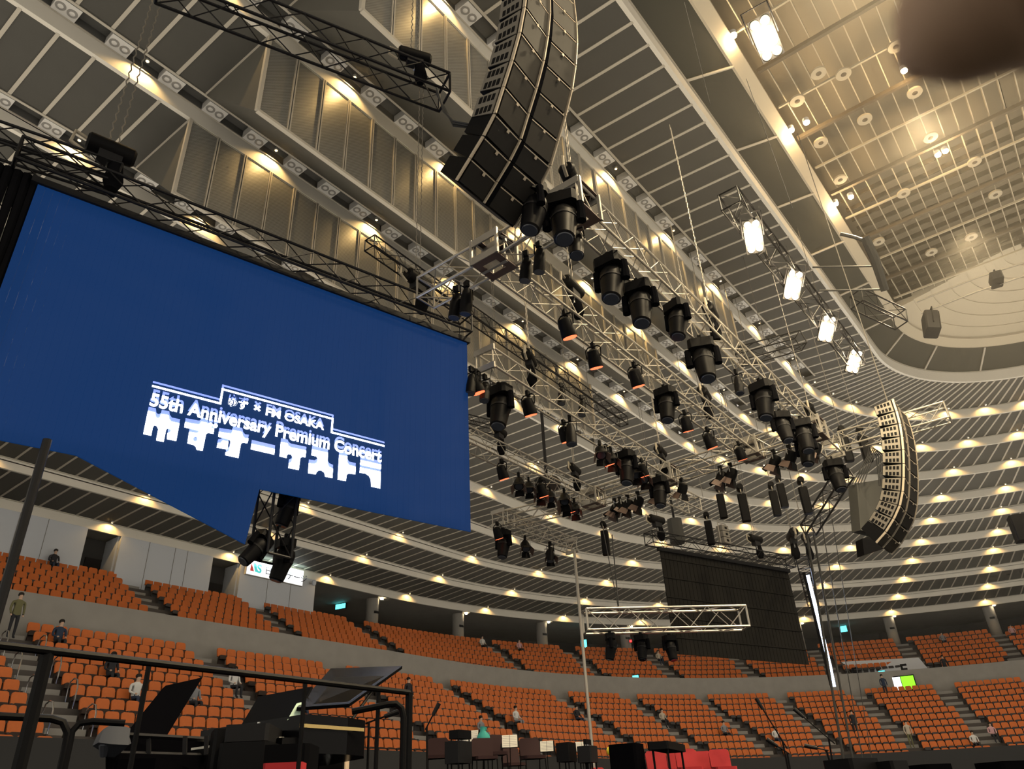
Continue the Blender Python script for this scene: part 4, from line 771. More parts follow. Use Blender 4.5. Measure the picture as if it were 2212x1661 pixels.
for (tier, rows) in (('lower', rows_lower()), ('upper', rows_upper())):
    for ri, (r, z) in enumerate(rows):
        rr = r+0.20
        n = int(46/0.53)
        for i in range(n):
            x = -0.25-0.53*i
            if x < -45 or min(abs(x-a) for a in AX) < 0.80: continue
            slots.append((Vector((x, rr, z)), 0.0, tier, ri, 'left'))
        step = math.degrees(0.53/rr)
        for i in range(int(112/step)):
            a = step*(i+0.5)
            if min(abs(a-b) for b in AA)*rr*PI/180 < 0.72: continue
            if tier == 'upper' and 55 < a < 66.5 and ri < 2: continue
            slots.append((pol(rr, a, z), -math.radians(a), tier, ri, 'far'))
vis = []
for s in slots:
    q = project(s[0]+Vector((0, 0, 0.6)))
    if q and -40 < q[0] < IW+40 and q[1] < IH+25: vis.append((q[2], s))
vis.sort(key=lambda t: t[0])
ROWN = ['front', 'second', 'third', 'fourth', 'fifth', 'sixth', 'seventh', 'eighth', 'ninth', 'tenth', 'eleventh']
SCN = {}
near = sorted([s for d, s in vis[:300]], key=lambda s: (s[2], s[3], s[0].x))
for s in near:
    SCN[s[2:]] = SCN.get(s[2:], 0)+1
    t = thing('arena_seat', 'orange folding seat, %s from the left in the %s row of the %s %s stand' % (nth(SCN[s[2:]]), ROWN[s[3]], s[2], s[4]), 'seat', s[0], s[1], 'orange seats of the %s stand' % s[4])
    for k in SP: link(k, ME[k], t)
def seat_mass(name, label, tiername, items):
    v, f, mi = [], [], []
    for (P, rz, *_x) in items:
        c, s_ = math.cos(rz), math.sin(rz)
        for k, slot in (('backrest', 0), ('seat_pan', 1), ('pedestal', 1)):
            b = len(v); v += [(P.x+c*p.x-s_*p.y, P.y+s_*p.x+c*p.y, P.z+p.z) for p in SP[k].v]
            for fc in SP[k].f: f.append(tuple(b+q for q in fc)); mi.append(slot)
    me = bpy.data.meshes.new(name); me.from_pydata(v, [], f); me.materials.append(MATS['seat']); me.materials.append(MATS['seatdark']); me.polygons.foreach_set('material_index', mi); me.update()
    o = link(name, me); tag(o, label, 'seats'); o['kind'] = 'stuff'
seat_mass('arena_seat_rows', 'remaining rows of orange seats filling the distant stands', '', [s for d, s in vis[300:]])
# aisle steps and chrome hoop rails
stepm = MB().box((0, 0, 0.12), (1.25, 0.42, 0.24)).mesh('aisle_step', 'concrete')
for rows, par_ in ((rows_lower(), lowr), (rows_upper(), upr)):
    for (r, z) in rows:
        for x in AX: link('aisle_step', stepm, par_, (x, r+0.42, z))
        for a in AA: link('aisle_step', stepm, par_, pol(r+0.42, a, z), -math.radians(a))
hoopm = MB().path([(0, -0.35, 0), (0, -0.38, 0.70), (0, -0.25, 0.95), (0, 0.0, 1.02), (0, 0.25, 0.95), (0, 0.32, 0.72), (0, 0.30, 0.0)], 0.025, 8).mesh('hoop_rail', 'chrome', True)
for n in range(5):
    r, z = rows_lower()[2*n]
    for s, nm in ((-1, 'left'), (1, 'right')):
        tag(link('hoop_rail', hoopm, None, (-26.6+s*0.66, r+0.25, z)), 'bent chrome hoop on the %s side of the near aisle at the %s row' % (nm, ROWN[2*n]), 'handrail', 'chrome hoops of the near aisle')
# people in the stands
def person_mesh(nm, joints, edges, cloth, legs, z_neck, z_hip):
    me = bpy.data.meshes.new(nm); me.from_pydata([j[:3] for j in joints], edges, []); ob = bpy.data.objects.new(nm, me); COL.objects.link(ob)
    md = ob.modifiers.new('skin', 'SKIN'); md.use_smooth_shade = True
    for i, j in enumerate(joints): sv = me.skin_vertices[0].data[i]; sv.radius = (j[3], j[4] if len(j) > 4 else j[3]); sv.use_root = (i == 0)
    sb_ = ob.modifiers.new('sub', 'SUBSURF'); sb_.levels = 1; sb_.render_levels = 1
    dg = bpy.context.evaluated_depsgraph_get(); out = bpy.data.meshes.new_from_object(ob.evaluated_get(dg)); bpy.data.objects.remove(ob)
    out.materials.clear()
    for m_ in (cloth, legs, 'skin'): out.materials.append(MATS[m_])
    return out
STAND = [(0, 0, 0.95, .15, .11), (0, 0, 1.18, .14, .10), (0, 0, 1.40, .17, .10), (0, 0, 1.50, .055), (0, -0.01, 1.60, .085, .10), (0, -0.01, 1.72, .075, .09),
 (0.09, 0, 0.88, .09), (0.10, -0.01, 0.48, .062), (0.10, 0.01, 0.08, .045), (0.10, -0.14, 0.04, .04), (-0.09, 0, 0.88, .09), (-0.10, -0.01, 0.48, .062), (-0.10, 0.01, 0.08, .045), (-0.10, -0.14, 0.04, .04),
 (0.21, 0, 1.38, .06), (0.25, 0.01, 1.12, .047), (0.22, -0.10, 0.90, .036), (0.21, -0.14, 0.82, .035), (-0.21, 0, 1.38, .06), (-0.25, 0.01, 1.12, .047), (-0.22, -0.10, 0.90, .036), (-0.21, -0.14, 0.82, .035)]
SIT = [(0, 0, 0.52, .16, .12), (0, 0.02, 0.76, .14, .10), (0, 0.02, 0.98, .17, .10), (0, 0.01, 1.08, .055), (0, -0.01, 1.18, .085, .10), (0, -0.01, 1.30, .075, .09),
 (0.10, -0.04, 0.50, .09), (0.11, -0.44, 0.50, .065), (0.11, -0.46, 0.08, .045), (0.11, -0.58, 0.04, .04), (-0.10, -0.04, 0.50, .09), (-0.11, -0.44, 0.50, .065), (-0.11, -0.46, 0.08, .045), (-0.11, -0.58, 0.04, .04),
 (0.21, 0.02, 0.96, .06), (0.25, -0.02, 0.72, .047), (0.17, -0.26, 0.62, .036), (0.12, -0.34, 0.62, .035), (-0.21, 0.02, 0.96, .06), (-0.25, -0.02, 0.72, .047), (-0.17, -0.26, 0.62, .036), (-0.12, -0.34, 0.62, .035)]
EDG = [(0, 1), (1, 2), (2, 3), (3, 4), (4, 5), (0, 6), (6, 7), (7, 8), (8, 9), (0, 10), (10, 11), (11, 12), (12, 13), (2, 14), (14, 15), (15, 16), (16, 17), (2, 18), (18, 19), (19, 20), (20, 21)]
PM = {}
def person(pose, P, rz, cloth, legs, label):
    key = (pose, cloth, legs); J = STAND if pose == 'stand' else SIT; zn = 1.50 if pose == 'stand' else 1.08; zh = 0.93 if pose == 'stand' else 0.60
    if key not in PM:
        me = person_mesh('body', J, EDG, cloth, legs, zn, zh)
        for p in me.polygons:
            c = p.center
            hand = (pose == 'stand' and c.z < 0.90 and abs(c.x) > 0.17 and c.y < -0.06) or (pose == 'sit' and c.y < -0.29 and c.z > 0.57)
            p.material_index = 2 if (c.z > zn-0.02 or hand) else (1 if c.z < zh else 0)
        PM[key] = me
        if ('hair', pose) not in PM: PM['hair', pose] = MB().ball((0, 0.02, zn+0.19), 0.115, 10, 6, (0.95, 1.05, 0.85)).mesh('hair', 'hair', True)
    t = thing('person', label, 'person', P, rz, None); link('body', PM[key], t); link('hair', PM['hair', pose], t)
def stand_row(tier, ri): return (rows_lower() if tier == 'lower' else rows_upper())[ri]
def at_row(px, py, tier, ri):
    r, z = stand_row(tier, ri); r += 0.2; d = ray(px, py); P = CAM+d*((r-CAM.y)/d.y)
    if P.x > 0:
        a = d.x**2+d.y**2; b = 2*(CAM.x*d.x+CAM.y*d.y); c = CAM.x**2+CAM.y**2-r*r; P = CAM+d*((-b+math.sqrt(b*b-4*a*c))/(2*a))
    P.z = z; return P
def face(P): return 0.0 if P.x <= 0 else -math.atan2(P.x, P.y)
PPL = [('stand', 870, 1500, 'lower', 6, 'clothdark', 'clothdark', 'person in dark clothes standing right of the piano among orange seats'), ('sit', 645, 1505, 'lower', 4, 'clothbeige', 'clothnavy', 'person in a beige striped top seated behind the piano music sheet'),
 ('stand', 1960, 1595, 'lower', 2, 'clothbeige', 'clotholive', 'person in a tan coat standing at the bottom of the far stand'), ('stand', 1838, 1560, 'lower', 4, 'clothdark', 'clothdark', 'person in black standing by the cables in the far stand'), ('stand', 2048, 1470, 'upper', 0, 'clothdark', 'clothdark', 'person in black standing on the concourse right of the entrance block'), ('stand', 1907, 1486, 'lower', 10, 'clothnavy', 'clothdark', 'person in navy standing under the cyan exit lamp'),
 ('sit', 300, 1445, 'lower', 4, 'clothwhite', 'clothnavy', 'person in a white top seated above the black stage rail'), ('sit', 420, 1470, 'lower', 4, 'clothgrey', 'clothdark', 'person in grey seated right of the white top above the stage rail'), ('sit', 240, 1430, 'lower', 6, 'clothdark', 'clothdark', 'person in black seated high above the near aisle'), ('sit', 505, 1450, 'lower', 6, 'clothwhite', 'clothdark', 'person in white with dark trousers seated over the piano'),
 ('sit', 700, 1470, 'lower', 6, 'clothnavy', 'clothnavy', 'person in navy seated left of the tall rail post'), ('sit', 1035, 1550, 'lower', 3, 'clothgrey', 'clothgrey', 'person all in grey seated above the white score sheets'), ('sit', 1110, 1520, 'lower', 5, 'clothwhite', 'clothgrey', 'person in a white shirt and grey trousers in the middle stand'), ('sit', 1240, 1500, 'lower', 6, 'clothdark', 'clothnavy', 'person in a dark top and navy trousers left of the steel pole'),
 ('sit', 1425, 1520, 'lower', 6, 'clothbeige', 'clothdark', 'person in beige seated below the rear screen'), ('sit', 1560, 1560, 'lower', 4, 'clothgrey', 'clothdark', 'person in a grey top left of the tall microphone boom'), ('sit', 1670, 1570, 'lower', 3, 'clothwhite', 'clothnavy', 'person in white beside the tall microphone boom'), ('sit', 2110, 1620, 'lower', 1, 'clothwhite', 'clothdark', 'person in white at the lower right corner of the far stand'),
 ('sit', 2150, 1605, 'lower', 2, 'clothpink', 'clothdark', 'person in pink at the lower right corner of the far stand'), ('sit', 1040, 1380, 'upper', 6, 'clothwhite', 'clothdark', 'person in white in the top rows below the left column'), ('sit', 1120, 1392, 'upper', 6, 'clothpink', 'clothdark', 'person in pink in the top rows left of a column'), ('sit', 1310, 1395, 'upper', 6, 'clothgrey', 'clothdark', 'person in grey in the top rows beside the short level truss'),
 ('sit', 1420, 1410, 'upper', 5, 'clothbeige', 'clothnavy', 'person in beige in the top rows left of the rear screen'), ('sit', 2040, 1392, 'upper', 6, 'clothgrey', 'clothnavy', 'person in grey with navy trousers in the top rows at the right'), ('sit', 2190, 1375, 'upper', 6, 'clothpink', 'clothnavy', 'person in pink in the top rows at the right edge'), ('sit', 110, 1225, 'upper', 7, 'clothdark', 'clothnavy', 'person in black at the top of the left stand under the white wall'),
 ('sit', 130, 1350, 'lower', 9, 'clothnavy', 'clothdark', 'person in navy near the wall band of the left stand'), ('stand', 25, 1330, 'lower', 10, 'clotholive', 'clothdark', 'person in olive standing at the left edge on the walkway')]
for (pose, px, py, tier, ri, cl, lg, lab) in PPL:
    P = at_row(px, py, tier, ri)
    if pose == 'sit': P = P - Vector((math.sin(-face(P)), math.cos(-face(P)), 0))*0.12
    else: P = P - Vector((math.sin(-face(P)), math.cos(-face(P)), 0))*0.42
    person(pose, P, face(P), cl, lg, lab)

# ================================================================== STAGE
DK = 1.40
st = MB().box((-23.5, 12.0, DK/2), (29, 10.5, DK)).build('stage_deck', 'stage'); struct(st, 'black stage deck', 'stage')
RS = 2.10
rz_ = thing('stage_riser', 'low black riser under the orchestra chairs', 'riser', (-21.5, 15.7, DK)); MB().box((0, 0, (RS-DK)/2), (13.0, 5.0, RS-DK)).build('platform', 'stage', rz_)
r2_ = thing('stage_riser', 'lower black riser under the bright red chairs', 'riser', (-20.8, 11.2, DK)); MB().box((0, 0, 0.165), (8.0, 3.6, 0.33)).build('platform', 'stage', r2_)
def down(P, z): return Vector((P.x, P.y, z))
# safety rail along the stage edge
R0, R1 = athd(-30, 1390, 4.7), athd(884, 1496, 6.7)
ra = thing('stage_rail', 'black safety rail with posts across the lower left foreground', 'railing', down(R0, DK)); o0 = ra.location.copy()
MB().tube(R0-o0, R1-o0, 0.022, 8).build('top_rail', 'black', ra, True)
def post(px, py0, D, r, nm='post'): P = athd(px, py0, D); MB().tube(P-o0, down(P, DK)-o0, r, 8).build(nm, 'black', ra, True)
post(104, 1406, 4.85, 0.036); post(884, 1497, 6.7, 0.030); post(660, 1472, 6.2, 0.016); post(818, 1492, 6.55, 0.016); post(322, 1436, 5.4, 0.016)
P = [athd(760, 1537, 6.3), athd(840, 1521, 6.3), athd(856, 1520, 6.3), athd(868, 1530, 6.3), athd(872, 1550, 6.3)]; P.append(down(P[-1], DK))
MB().path([p-o0 for p in P], 0.024, 8).build('hoop', 'black', ra, True)
q = thing('tube_rail', 'black bent tube rail left of the near aisle', 'railing', down(athd(0, 1550, 6.2), DK)); o1 = q.location.copy()
P = [athd(-20, 1546, 6.2), athd(110, 1552, 6.2), athd(136, 1560, 6.2), athd(147, 1585, 6.2), athd(138, 1630, 6.2)]; P.append(down(P[-1], DK)); MB().path([p-o1 for p in P], 0.024, 8).build('tube', 'black', q, True)
q = thing('tube_rail', 'black bent tube rail right of the near aisle', 'railing', down(athd(200, 1560, 6.2), DK)); o1 = q.location.copy()
P = [athd(150, 1610, 6.2), athd(156, 1580, 6.2), athd(172, 1562, 6.2), athd(200, 1558, 6.2), athd(270, 1562, 6.2)]; P = [down(P[0], DK)]+P; MB().path([p-o1 for p in P], 0.022, 8).build('tube', 'black', q, True)
def slab(nm, lab, cat, C4, th, m, dz=None):
    c = sum((Vector(p) for p in C4), Vector())/4; t = thing(nm, lab, cat, c); quadprism('board', [Vector(p)-c for p in C4], th, m, t); return t
# open rack of grey frame bays
rk = thing('rack_frame', 'grey framed rack with dark square bays at the lower left', 'rack', down(athd(340, 1640, 8.0), DK)); o2 = rk.location.copy()
def bar(t, o, a, b, D0, D1, r, m, nm): MB().tube(athd(a[0], a[1], D0)-o, athd(b[0], b[1], D1)-o, r, 4).build(nm, m, t)
bar(rk, o2, (262, 1587), (448, 1597), 8, 8.3, 0.022, 'charcoal', 'top_bar'); bar(rk, o2, (228, 1626), (448, 1632), 8, 8.3, 0.02, 'charcoal', 'bottom_bar')
for px in (262, 322, 400, 446): bar(rk, o2, (px, 1590), (px-1, 1630), 8.1, 8.1, 0.024, 'charcoal', 'upright')
quadprism('back_board', [athd(230, 1664, 8.4)-o2, athd(450, 1668, 8.7)-o2, athd(450, 1600, 8.7)-o2, athd(262, 1590, 8.4)-o2], 0.05, 'stage', rk); quadprism('front_board', [athd(228, 1690, 7.9)-o2, athd(450, 1694, 8.2)-o2, athd(448, 1634, 8.2)-o2, athd(228, 1628, 7.9)-o2], 0.05, 'stage', rk)
jk = thing('jacket', 'grey jacket hung over the corner of the rack', 'jacket', athd(246, 1600, 7.8)); o3 = jk.location.copy()
mb = MB().path([athd(246, 1576, 7.8)-o3, athd(245, 1590, 7.75)-o3, athd(243, 1608, 7.7)-o3, athd(238, 1626, 7.75)-o3], [0.05, 0.125, 0.13, 0.06], 10); random.seed(3)
for v in mb.v: v += Vector((random.uniform(-.02, .02), random.uniform(-.02, .02), random.uniform(-.012, .012)))
mb.build('cloth', 'greycloth', jk, True); MB().path([athd(232, 1588, 7.7)-o3, athd(226, 1612, 7.65)-o3, athd(224, 1632, 7.7)-o3], [0.05, 0.045, 0.03], 8).build('sleeve', 'greycloth', jk, True)
slab('slanted_lid', 'big black slanted lid rising behind the rack', 'lid', [athd(266, 1592, 9.0), athd(352, 1598, 9.2), athd(432, 1468, 9.6), athd(352, 1486, 9.4)], 0.05, 'stage')
# grand piano
pn = thing('grand_piano', 'black grand piano with open lid in the lower left', 'piano', down(athd(735, 1590, 8.0), DK)); o4 = pn.location.copy()
fx = (athd(835, 1590, 8.3)-athd(600, 1590, 7.4)); fx.z = 0; fx.normalize(); fy = Vector((-fx.y, fx.x, 0)); Mp = Matrix(((fx.x, fy.x, 0, 0), (fx.y, fy.y, 0, 0), (0, 0, 1, 0), (0, 0, 0, 1)))
case = [(-0.72, -0.1), (-0.72, 1.35), (0.55, 1.35)] + [(0.55+0.0, 1.35)] + [(0.62, 1.2), (0.62, 0.75), (0.50, 0.45), (0.45, 0.15), (0.30, -0.12)]
case = [(-0.62, -0.2), (-0.10, -0.2), (0.20, -0.12), (0.42, 0.10), (0.52, 0.45), (0.66, 0.80), (0.66, 1.3), (-0.62, 1.3)]
MB().prism(case, 0.66, 0.97, Mp).build('case', 'blackgloss', pn)
MB().prism([(-0.80, -0.15), (-0.62, -0.15), (-0.62, 1.25), (-0.80, 1.25)], 0.66, 0.78, Mp).build('key_bed', 'black', pn); MB().prism([(-0.80, 0.0), (-0.66, 0.0), (-0.66, 1.15), (-0.80, 1.15)], 0.78, 0.80, Mp).build('keyboard', 'paper', pn)
MB().prism([(-0.66, -0.19), (-0.63, -0.19), (0.1, -0.212), (-0.62, -0.212)], 0.86, 0.89, Mp).build('gold_line', 'brass', pn)
quadprism('lid', [Mp @ Vector((-0.55, 0.0, 1.02)), Mp @ Vector((-0.1, -0.2, 1.06)), Mp @ Vector((0.72, -0.1, 1.50)), Mp @ Vector((0.72, 1.0, 1.62))], 0.03, 'blackgloss', pn)
quadprism('music_desk', [Mp @ Vector((-0.40, 0.2, 0.98)), Mp @ Vector((-0.40, 1.0, 0.98)), Mp @ Vector((-0.22, 1.0, 1.28)), Mp @ Vector((-0.22, 0.2, 1.28))], 0.02, 'black', pn)
MB().path([Mp @ Vector((0.0, -0.15, 0.97)), Mp @ Vector((0.35, -0.1, 1.30))], 0.014, 6).build('lid_prop', 'black', pn)
for (x, y) in ((-0.5, -0.05), (-0.5, 1.1), (0.52, 0.95)): MB().path([Mp @ Vector((x, y, 0.66)), Mp @ Vector((x, y, 0.35)), Mp @ Vector((x, y, 0.0))], [0.07, 0.05, 0.035], 8).build('leg', 'blackgloss', pn, True)
MB().box(Mp @ Vector((-0.45, 0.55, 0.10)), (0.2, 0.12, 0.2)).build('pedal_lyre', 'black', pn)
c = athd(640, 1537, 7.7); tag(quadprism('score_sheet', [athd(620, 1556, 7.6), athd(655, 1546, 7.7), athd(657, 1516, 7.75), athd(640, 1520, 7.7)], 0.006, 'papergreen', None), 'pale green score sheet on the piano', 'paper')
# console, cases and drum at the lower left
def cased(nm, lab, cat, px, py, D, w, d, h, m, rz=0.6, zb=None, extra=None):
    P = athd(px, py, D); z0 = (zb if zb is not None else DK); t = thing(nm, lab, cat, (P.x, P.y, z0), rz)
    top = P.z-z0
    MB().cbox((0, 0, top-h/2), (w, d, h), min(w, d)*0.08).build('body', m, t)
    if top-h > 0.05:
        for sx in (-1, 1):
            for sy in (-1, 1): MB().tube((sx*w*0.4, sy*d*0.35, 0), (sx*w*0.4, sy*d*0.35, top-h+0.02), 0.016, 6).build('leg', 'black', t)
    if extra: extra(t, top, w, d, h)
    return t
def knobs(t, top, w, d, h):
    for k in range(4): MB().lathe([(0.014, 0), (0.012, 0.02)], 8, Matrix.Translation((-w*0.35+k*w*0.22, -d*0.2, top))).build('knob', 'chrome', t)
def handles(t, top, w, d, h):
    MB().path([(-w*0.2, -d/2, top-h*0.4), (-w*0.2, -d/2-0.03, top-h*0.4), (w*0.2, -d/2-0.03, top-h*0.4), (w*0.2, -d/2, top-h*0.4)], 0.01, 6).build('handle', 'chrome', t)
cased('mixing_console', 'black keyboard console with small knobs left of the piano', 'console', 552, 1572, 7.4, 0.62, 0.35, 0.13, 'charcoal', 0.75, None, knobs)
cased('equipment_case', 'black flight case below the console', 'case', 545, 1608, 7.3, 0.5, 0.4, 0.5, 'black', 0.7, None, handles)
cased('equipment_case', 'black flight case under the piano keyboard with a white logo mark', 'case', 628, 1612, 7.2, 0.45, 0.4, 0.55, 'blacksoft', 0.7, None, handles)
cased('equipment_case', 'red case at the bottom edge below the piano', 'case', 617, 1649, 6.9, 0.26, 0.3, 0.3, 'redfab', 0.75, None, handles)
cased('monitor_speaker', 'black slanted monitor left of the console', 'speaker', 500, 1578, 7.5, 0.34, 0.3, 0.45, 'black', 1.1, None, handles)
cased('equipment_case', 'long low black case along the bottom left edge', 'case', 340, 1652, 7.2, 1.3, 0.3, 0.3, 'stage', 0.85, None, handles)
bd = thing('bass_drum', 'drum with a large tan head seen under the piano', 'drum', athd(712, 1650, 10.5), 0.8)
MB().lathe([(0.36, -0.2), (0.38, -0.18), (0.38, 0.18), (0.36, 0.2)], 24, Matrix.Rotation(PI/2, 4, 'X')).build('shell', 'black', bd, True); MB().lathe([(0.35, 0.20), (0.345, 0.215)], 24, Matrix.Rotation(PI/2, 4, 'X')).build('head', 'tan', bd, True)
for s in (-1, 1): MB().tube((s*0.25, 0, -0.25), (s*0.4, 0, DK-bd.location.z), 0.015, 6).build('leg', 'chrome', bd)
# music stands with scores
def proto_stand():
    t = thing('music_stand', 'black music stand with a white score', 'music stand')
    MB().tube((0, 0, 0.05), (0, 0, 0.90), 0.012, 6).build('pole', 'black', t)
    for k in range(3): a = 2*PI*k/3; MB().tube((0, 0, 0.22), (0.28*math.cos(a), 0.28*math.sin(a), 0.0), 0.009, 5).build('leg', 'black', t)
    Rm = Matrix.Translation((0, 0, 0.98)) @ Matrix.Rotation(math.radians(-22), 4, 'X')
    dk = MB().prism([(-0.24, -0.17), (0.24, -0.17), (0.24, 0.17), (-0.24, 0.17)], -0.006, 0.0, Rm @ Matrix.Rotation(PI/2, 4, 'X')).build('desk', 'black', t)
    MB().prism([(-0.20, -0.15), (-0.005, -0.155), (-0.005, 0.17), (-0.20, 0.17)], 0.002, 0.012, Rm @ Matrix.Rotation(PI/2, 4, 'X')).build('score_page', 'paper', dk); MB().prism([(0.005, -0.155), (0.20, -0.15), (0.20, 0.17), (0.005, 0.17)], 0.002, 0.012, Rm @ Matrix.Rotation(PI/2, 4, 'X')).build('score_page', 'paper', dk)
    for k in range(6): MB().prism([(-0.18, -0.10+0.045*k), (0.18, -0.10+0.045*k), (0.18, -0.094+0.045*k), (-0.18, -0.094+0.045*k)], 0.0125, 0.0135, Rm @ Matrix.Rotation(PI/2, 4, 'X')).build('staff_line', 'signink', dk)
    return Proto(t)
ms = proto_stand()
for n, (px, py, D, rz) in enumerate([(1014, 1592, 15.5, -1.1), (1101, 1600, 15.5, -0.9), (1181, 1611, 15.8, -1.0), (1257, 1612, 15.6, -0.8), (655, 1640, 10.5, 0.9)]):
    D = D*1.17 if n < 4 else D; P = athd(px, py, D); s = (P.z-RS)/1.0; ms.put((P.x, P.y, RS if n < 4 else DK), (0, 0, rz), ('leftmost white score on a music stand, tallest of the four', 'second white score from the left on a music stand', 'third white score from the left on a music stand', 'rightmost white score, partly behind a dark desk', 'small dark music stand below the piano')[n], 'music stands of the orchestra', min(1.15, max(0.6, s)) if n < 4 else 0.6)
# chairs
def proto_chair(fab, name_label):
    t = thing('stage_chair', name_label, 'chair')
    Rb = Matrix.Translation((0, 0.21, 0.66)) @ Matrix.Rotation(math.radians(-10), 4, 'X')
    bk = MB().prism([(-0.22, -0.17), (0.22, -0.17), (0.225, 0.12), (0.18, 0.18), (-0.18, 0.18), (-0.225, 0.12)], -0.022, 0.022, Rb @ Matrix.Rotation(PI/2, 4, 'X')).build('backrest', fab, t)
    MB().prism([(-0.04, -0.02), (0.05, -0.02), (0.05, 0.07), (-0.04, 0.07)], -0.025, -0.022, Rb @ Matrix.Rotation(PI/2, 4, 'X')).build('white_sticker', 'paper', bk)
    MB().cbox((0, -0.01, 0.45), (0.46, 0.43, 0.06), 0.04).build('seat', fab, t)
    for sx in (-1, 1):
        MB().path([(sx*0.21, 0.26, 0.62), (sx*0.21, 0.20, 0.42), (sx*0.22, 0.26, 0.0)], 0.012, 6).build('leg', 'black', t); MB().path([(sx*0.21, -0.18, 0.43), (sx*0.22, -0.22, 0.0)], 0.012, 6).build('leg', 'black', t)
    return Proto(t)
ch1 = proto_chair('maroon', 'dark maroon chair'); ch2 = proto_chair('redfab', 'bright red chair')
for n, (px, py, D, rz, lab) in enumerate([(945, 1612, 12.6, 0.5, 'maroon chair at the left behind the dark keyboard case'), (1069, 1605, 12.6, 0.75, 'maroon chair left of centre with a white sticker on its back'), (1047, 1638, 12.0, 0.75, 'low maroon chair back in front with a white sticker'), (1150, 1615, 12.4, 0.75, 'maroon chair right of centre with a white sticker on its back'), (1110, 1630, 14.0, 0.9, 'small maroon chair between the two big maroon backs')]):
    D *= 1.42; P = athd(px, py, D); ch1.put((P.x, P.y, max(RS, P.z-0.66)), (0, 0, rz-PI+PI/2+0.2), lab, 'maroon orchestra chairs', 1.0)
for n, (px, py, D, rz, lab) in enumerate([(1425, 1650, 13.0, 0.6, 'leftmost bright red chair, half hidden by dark cloth'), (1468, 1640, 13.4, 0.5, 'second bright red chair from the left'), (1520, 1635, 13.8, 0.5, 'tallest bright red chair back in the middle'), (1562, 1648, 13.6, 0.5, 'rightmost bright red chair back'), (1490, 1655, 13.0, 0.5, 'low bright red chair in front of the others'), (1292, 1655, 13.0, 0.6, 'small bright red chair left of the yellow ball')]):
    D *= 1.38; P = athd(px, py, D); ch2.put((P.x, P.y, 1.73), (0, 0, rz+PI/2-PI+0.2), lab, 'bright red orchestra chairs', 1.0 if n != 5 else 0.7)
# black gear across the bottom edge
cased('keyboard_case', 'long black keyboard lid standing above the left maroon chair', 'case', 994, 1578, 17.0, 0.46, 0.26, 0.16, 'black', 0.1, RS)
cased('amplifier', 'black amplifier with a control row left of the maroon chairs', 'amplifier', 990, 1602, 16.8, 0.50, 0.36, 0.40, 'charcoal', 0.15, RS, knobs)
cased('amplifier', 'second black amplifier right of the maroon chairs', 'amplifier', 1268, 1612, 17.0, 0.40, 0.3, 0.30, 'charcoal', 0.2, RS, knobs)
cased('keyboard_case', 'tilted black desk board right of the rightmost score', 'case', 1268, 1597, 17.1, 0.30, 0.06, 0.10, 'black', 0.2, RS)
cased('equipment_case', 'tall black case left of the red chairs', 'case', 1352, 1608, 12.0, 0.42, 0.4, 0.85, 'stage', 0.2, DK, handles)
cased('keyboard_case', 'long black keyboard over the red chairs', 'keyboard', 1440, 1606, 12.4, 1.1, 0.3, 0.10, 'black', 0.25, DK)
cased('equipment_case', 'black rack of upright folders left of the rightmost score', 'case', 1222, 1605, 17.2, 0.40, 0.3, 0.35, 'black', 0.2, RS)
cased('amplifier', 'wide black amplifier head at the bottom right of centre', 'amplifier', 1836, 1640, 11.0, 0.58, 0.4, 0.35, 'black', -0.3, DK, handles)
cased('amplifier', 'rounded black amplifier right of the wide one at the bottom', 'amplifier', 1915, 1645, 11.2, 0.36, 0.35, 0.35, 'black', -0.3, DK, handles)
cased('equipment_case', 'flat black box near the bottom right edge', 'case', 2000, 1652, 12.0, 0.5, 0.4, 0.3, 'stage', -0.4, DK, handles)
cased('equipment_case', 'black case in the bottom right corner', 'case', 2180, 1645, 12.0, 0.8, 0.4, 0.4, 'stage', -0.5, DK, handles)
bg_ = thing('cloth_bag', 'teal cloth bag behind the leftmost score', 'bag', down(athd(1044, 1598, 18.0), RS)); zb = athd(1044, 1590, 18.0).z-RS
MB().path([(0, 0, zb-0.22), (0, 0, zb-0.10), (0.01, 0, zb+0.02), (0, 0, zb+0.10), (0.02, 0, zb+0.17)], [0.13, 0.16, 0.13, 0.06, 0.08], 10).build('sack', 'teal', bg_, True); MB().tube((0, 0, 0), (0, 0, zb-0.18), 0.02, 6).build('stand_leg', 'black', bg_)
yb = thing('practice_ball', 'yellow ball on a white holder right of the tall black case', 'ball', athd(1320, 1622, 13.5)); MB().ball((0, 0, 0), 0.075, 12, 8).build('ball', 'yellow', yb, True); MB().tube((0, 0, -0.07), (0, 0, -0.16), 0.03, 8).build('holder', 'paper', yb); MB().tube((0, 0, -0.16), (0, 0, DK-yb.location.z), 0.012, 6).build('leg', 'black', yb)
# microphone stands
def mic(lab, base, top, tip, D):
    B, T, Q = athd(*base, D), athd(*top, D), athd(*tip, D); F0 = down(B, DK); t = thing('microphone_stand', lab, 'microphone stand', F0)
    MB().tube(Vector((0, 0, 0)), T-F0, 0.013, 6).build('pole', 'black', t); MB().tube(T-F0-(Q-T)*0.25, Q-F0, 0.010, 6).build('boom', 'black', t)
    MB().path([Q-F0, Q-F0+(Q-T).normalized()*0.16], [0.022, 0.028], 8).build('microphone', 'charcoal', t, True)
    for k in range(3): a = 2*PI*k/3; MB().tube(Vector((0, 0, 0.18)), Vector((0.3*math.cos(a), 0.3*math.sin(a), 0.01)), 0.010, 5).build('leg', 'black', t)
mic('tall black microphone boom rising left of the cables', (1700, 1650), (1690, 1600), (1648, 1532), 12.0)
mic('black microphone boom pointing left below the edge-on screen', (1790, 1640), (1790, 1595), (1736, 1549), 12.5)
mic('short black microphone stand beside the red chairs', (1705, 1660), (1700, 1625), (1680, 1612), 12.0)
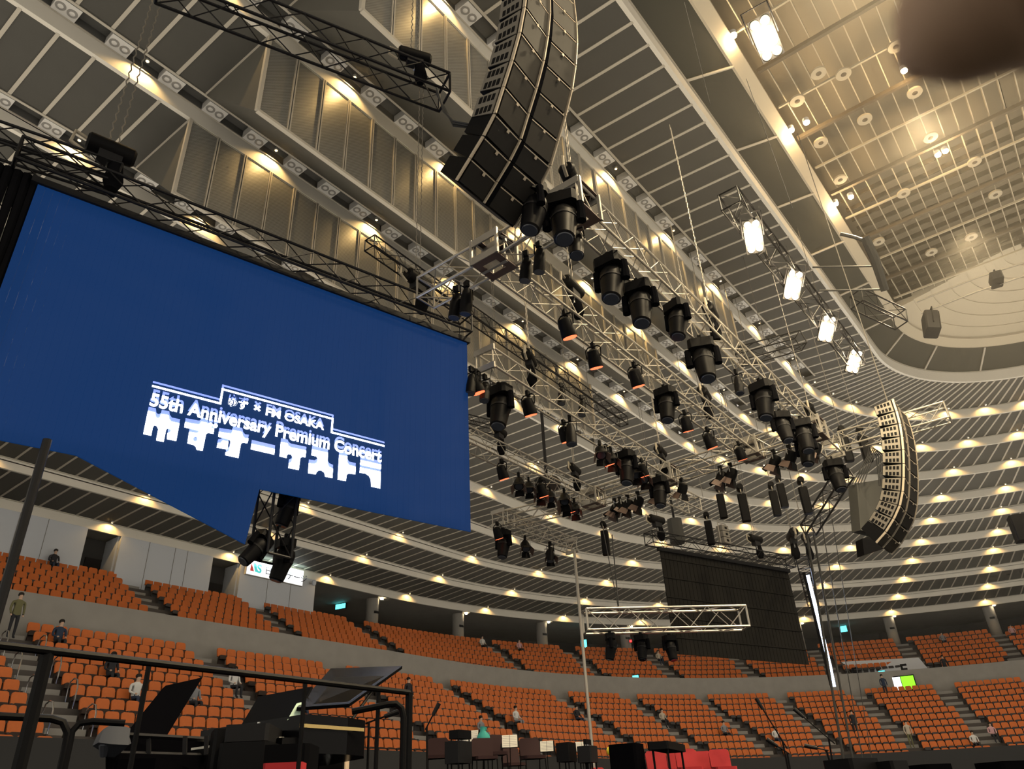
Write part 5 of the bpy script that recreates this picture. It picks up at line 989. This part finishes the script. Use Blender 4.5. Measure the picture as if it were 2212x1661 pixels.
mic('thin black stand with a crossbar near the wide amplifier', (1800, 1650), (1785, 1620), (1765, 1616), 12.0)
mic('thin silver-tipped stand left of the tall rail post', (797, 1640), (797, 1560), (830, 1548), 9.0)
mic('thin black stand right of the rail end post', (925, 1640), (922, 1570), (935, 1545), 10.5)

# ================================================================== FINGERTIP over the corner of the lens
fg = thing('fingertip', 'blurred fingertip reaching into the upper right corner', 'finger', atd(2120, 60, 0.085))
A, B = atd(2300, -150, 0.085), atd(2085, 35, 0.083)
ax = (B-A).normalized(); pts = [A-ax*0.03, A, A+(B-A)*0.5, A+(B-A)*0.85, B, B+ax*0.0035, B+ax*0.006]
MB().path([p-fg.location for p in pts], [0.0088, 0.0085, 0.0082, 0.0080, 0.0066, 0.0045, 0.0012], 20).build('finger', 'fingerskin', fg, True)
nl = ray(2120, 60); sdv = ax.cross(nl).normalized(); pc = A+(B-A)*0.8 + nl*0.0078 - fg.location
MB().prism([(-0.005, -0.006), (0.005, -0.006), (0.0055, 0.003), (0.003, 0.0065), (-0.003, 0.0065), (-0.0055, 0.003)], -0.0004, 0.0006, Matrix(((sdv.x, ax.x, nl.x, pc.x), (sdv.y, ax.y, nl.y, pc.y), (sdv.z, ax.z, nl.z, pc.z), (0, 0, 0, 1)))).build('nail', 'nail', fg)

# ================================================================== HAZE under the roof: thin hazy air, box also imitates lens flare veil
hz = MB().box((8, 0, 17.2), (76, 92, 15.4)).build('haze', 'fascia'); hz['label'] = 'thin warm haze under the roof, partly standing in for lens flare'; hz['category'] = 'haze'; hz['kind'] = 'stuff'
m = bpy.data.materials.new('haze'); m.use_nodes = True; nt = m.node_tree; nt.nodes.clear()
o = nt.nodes.new('ShaderNodeOutputMaterial'); v = nt.nodes.new('ShaderNodeVolumeScatter'); v.inputs['Density'].default_value = 0.0018; v.inputs['Anisotropy'].default_value = 0.65; v.inputs['Color'].default_value = (1.0, 0.93, 0.80, 1)
nt.links.new(v.outputs[0], o.inputs['Volume']); hz.data.materials.clear(); hz.data.materials.append(m); m.cycles.homogeneous_volume = True
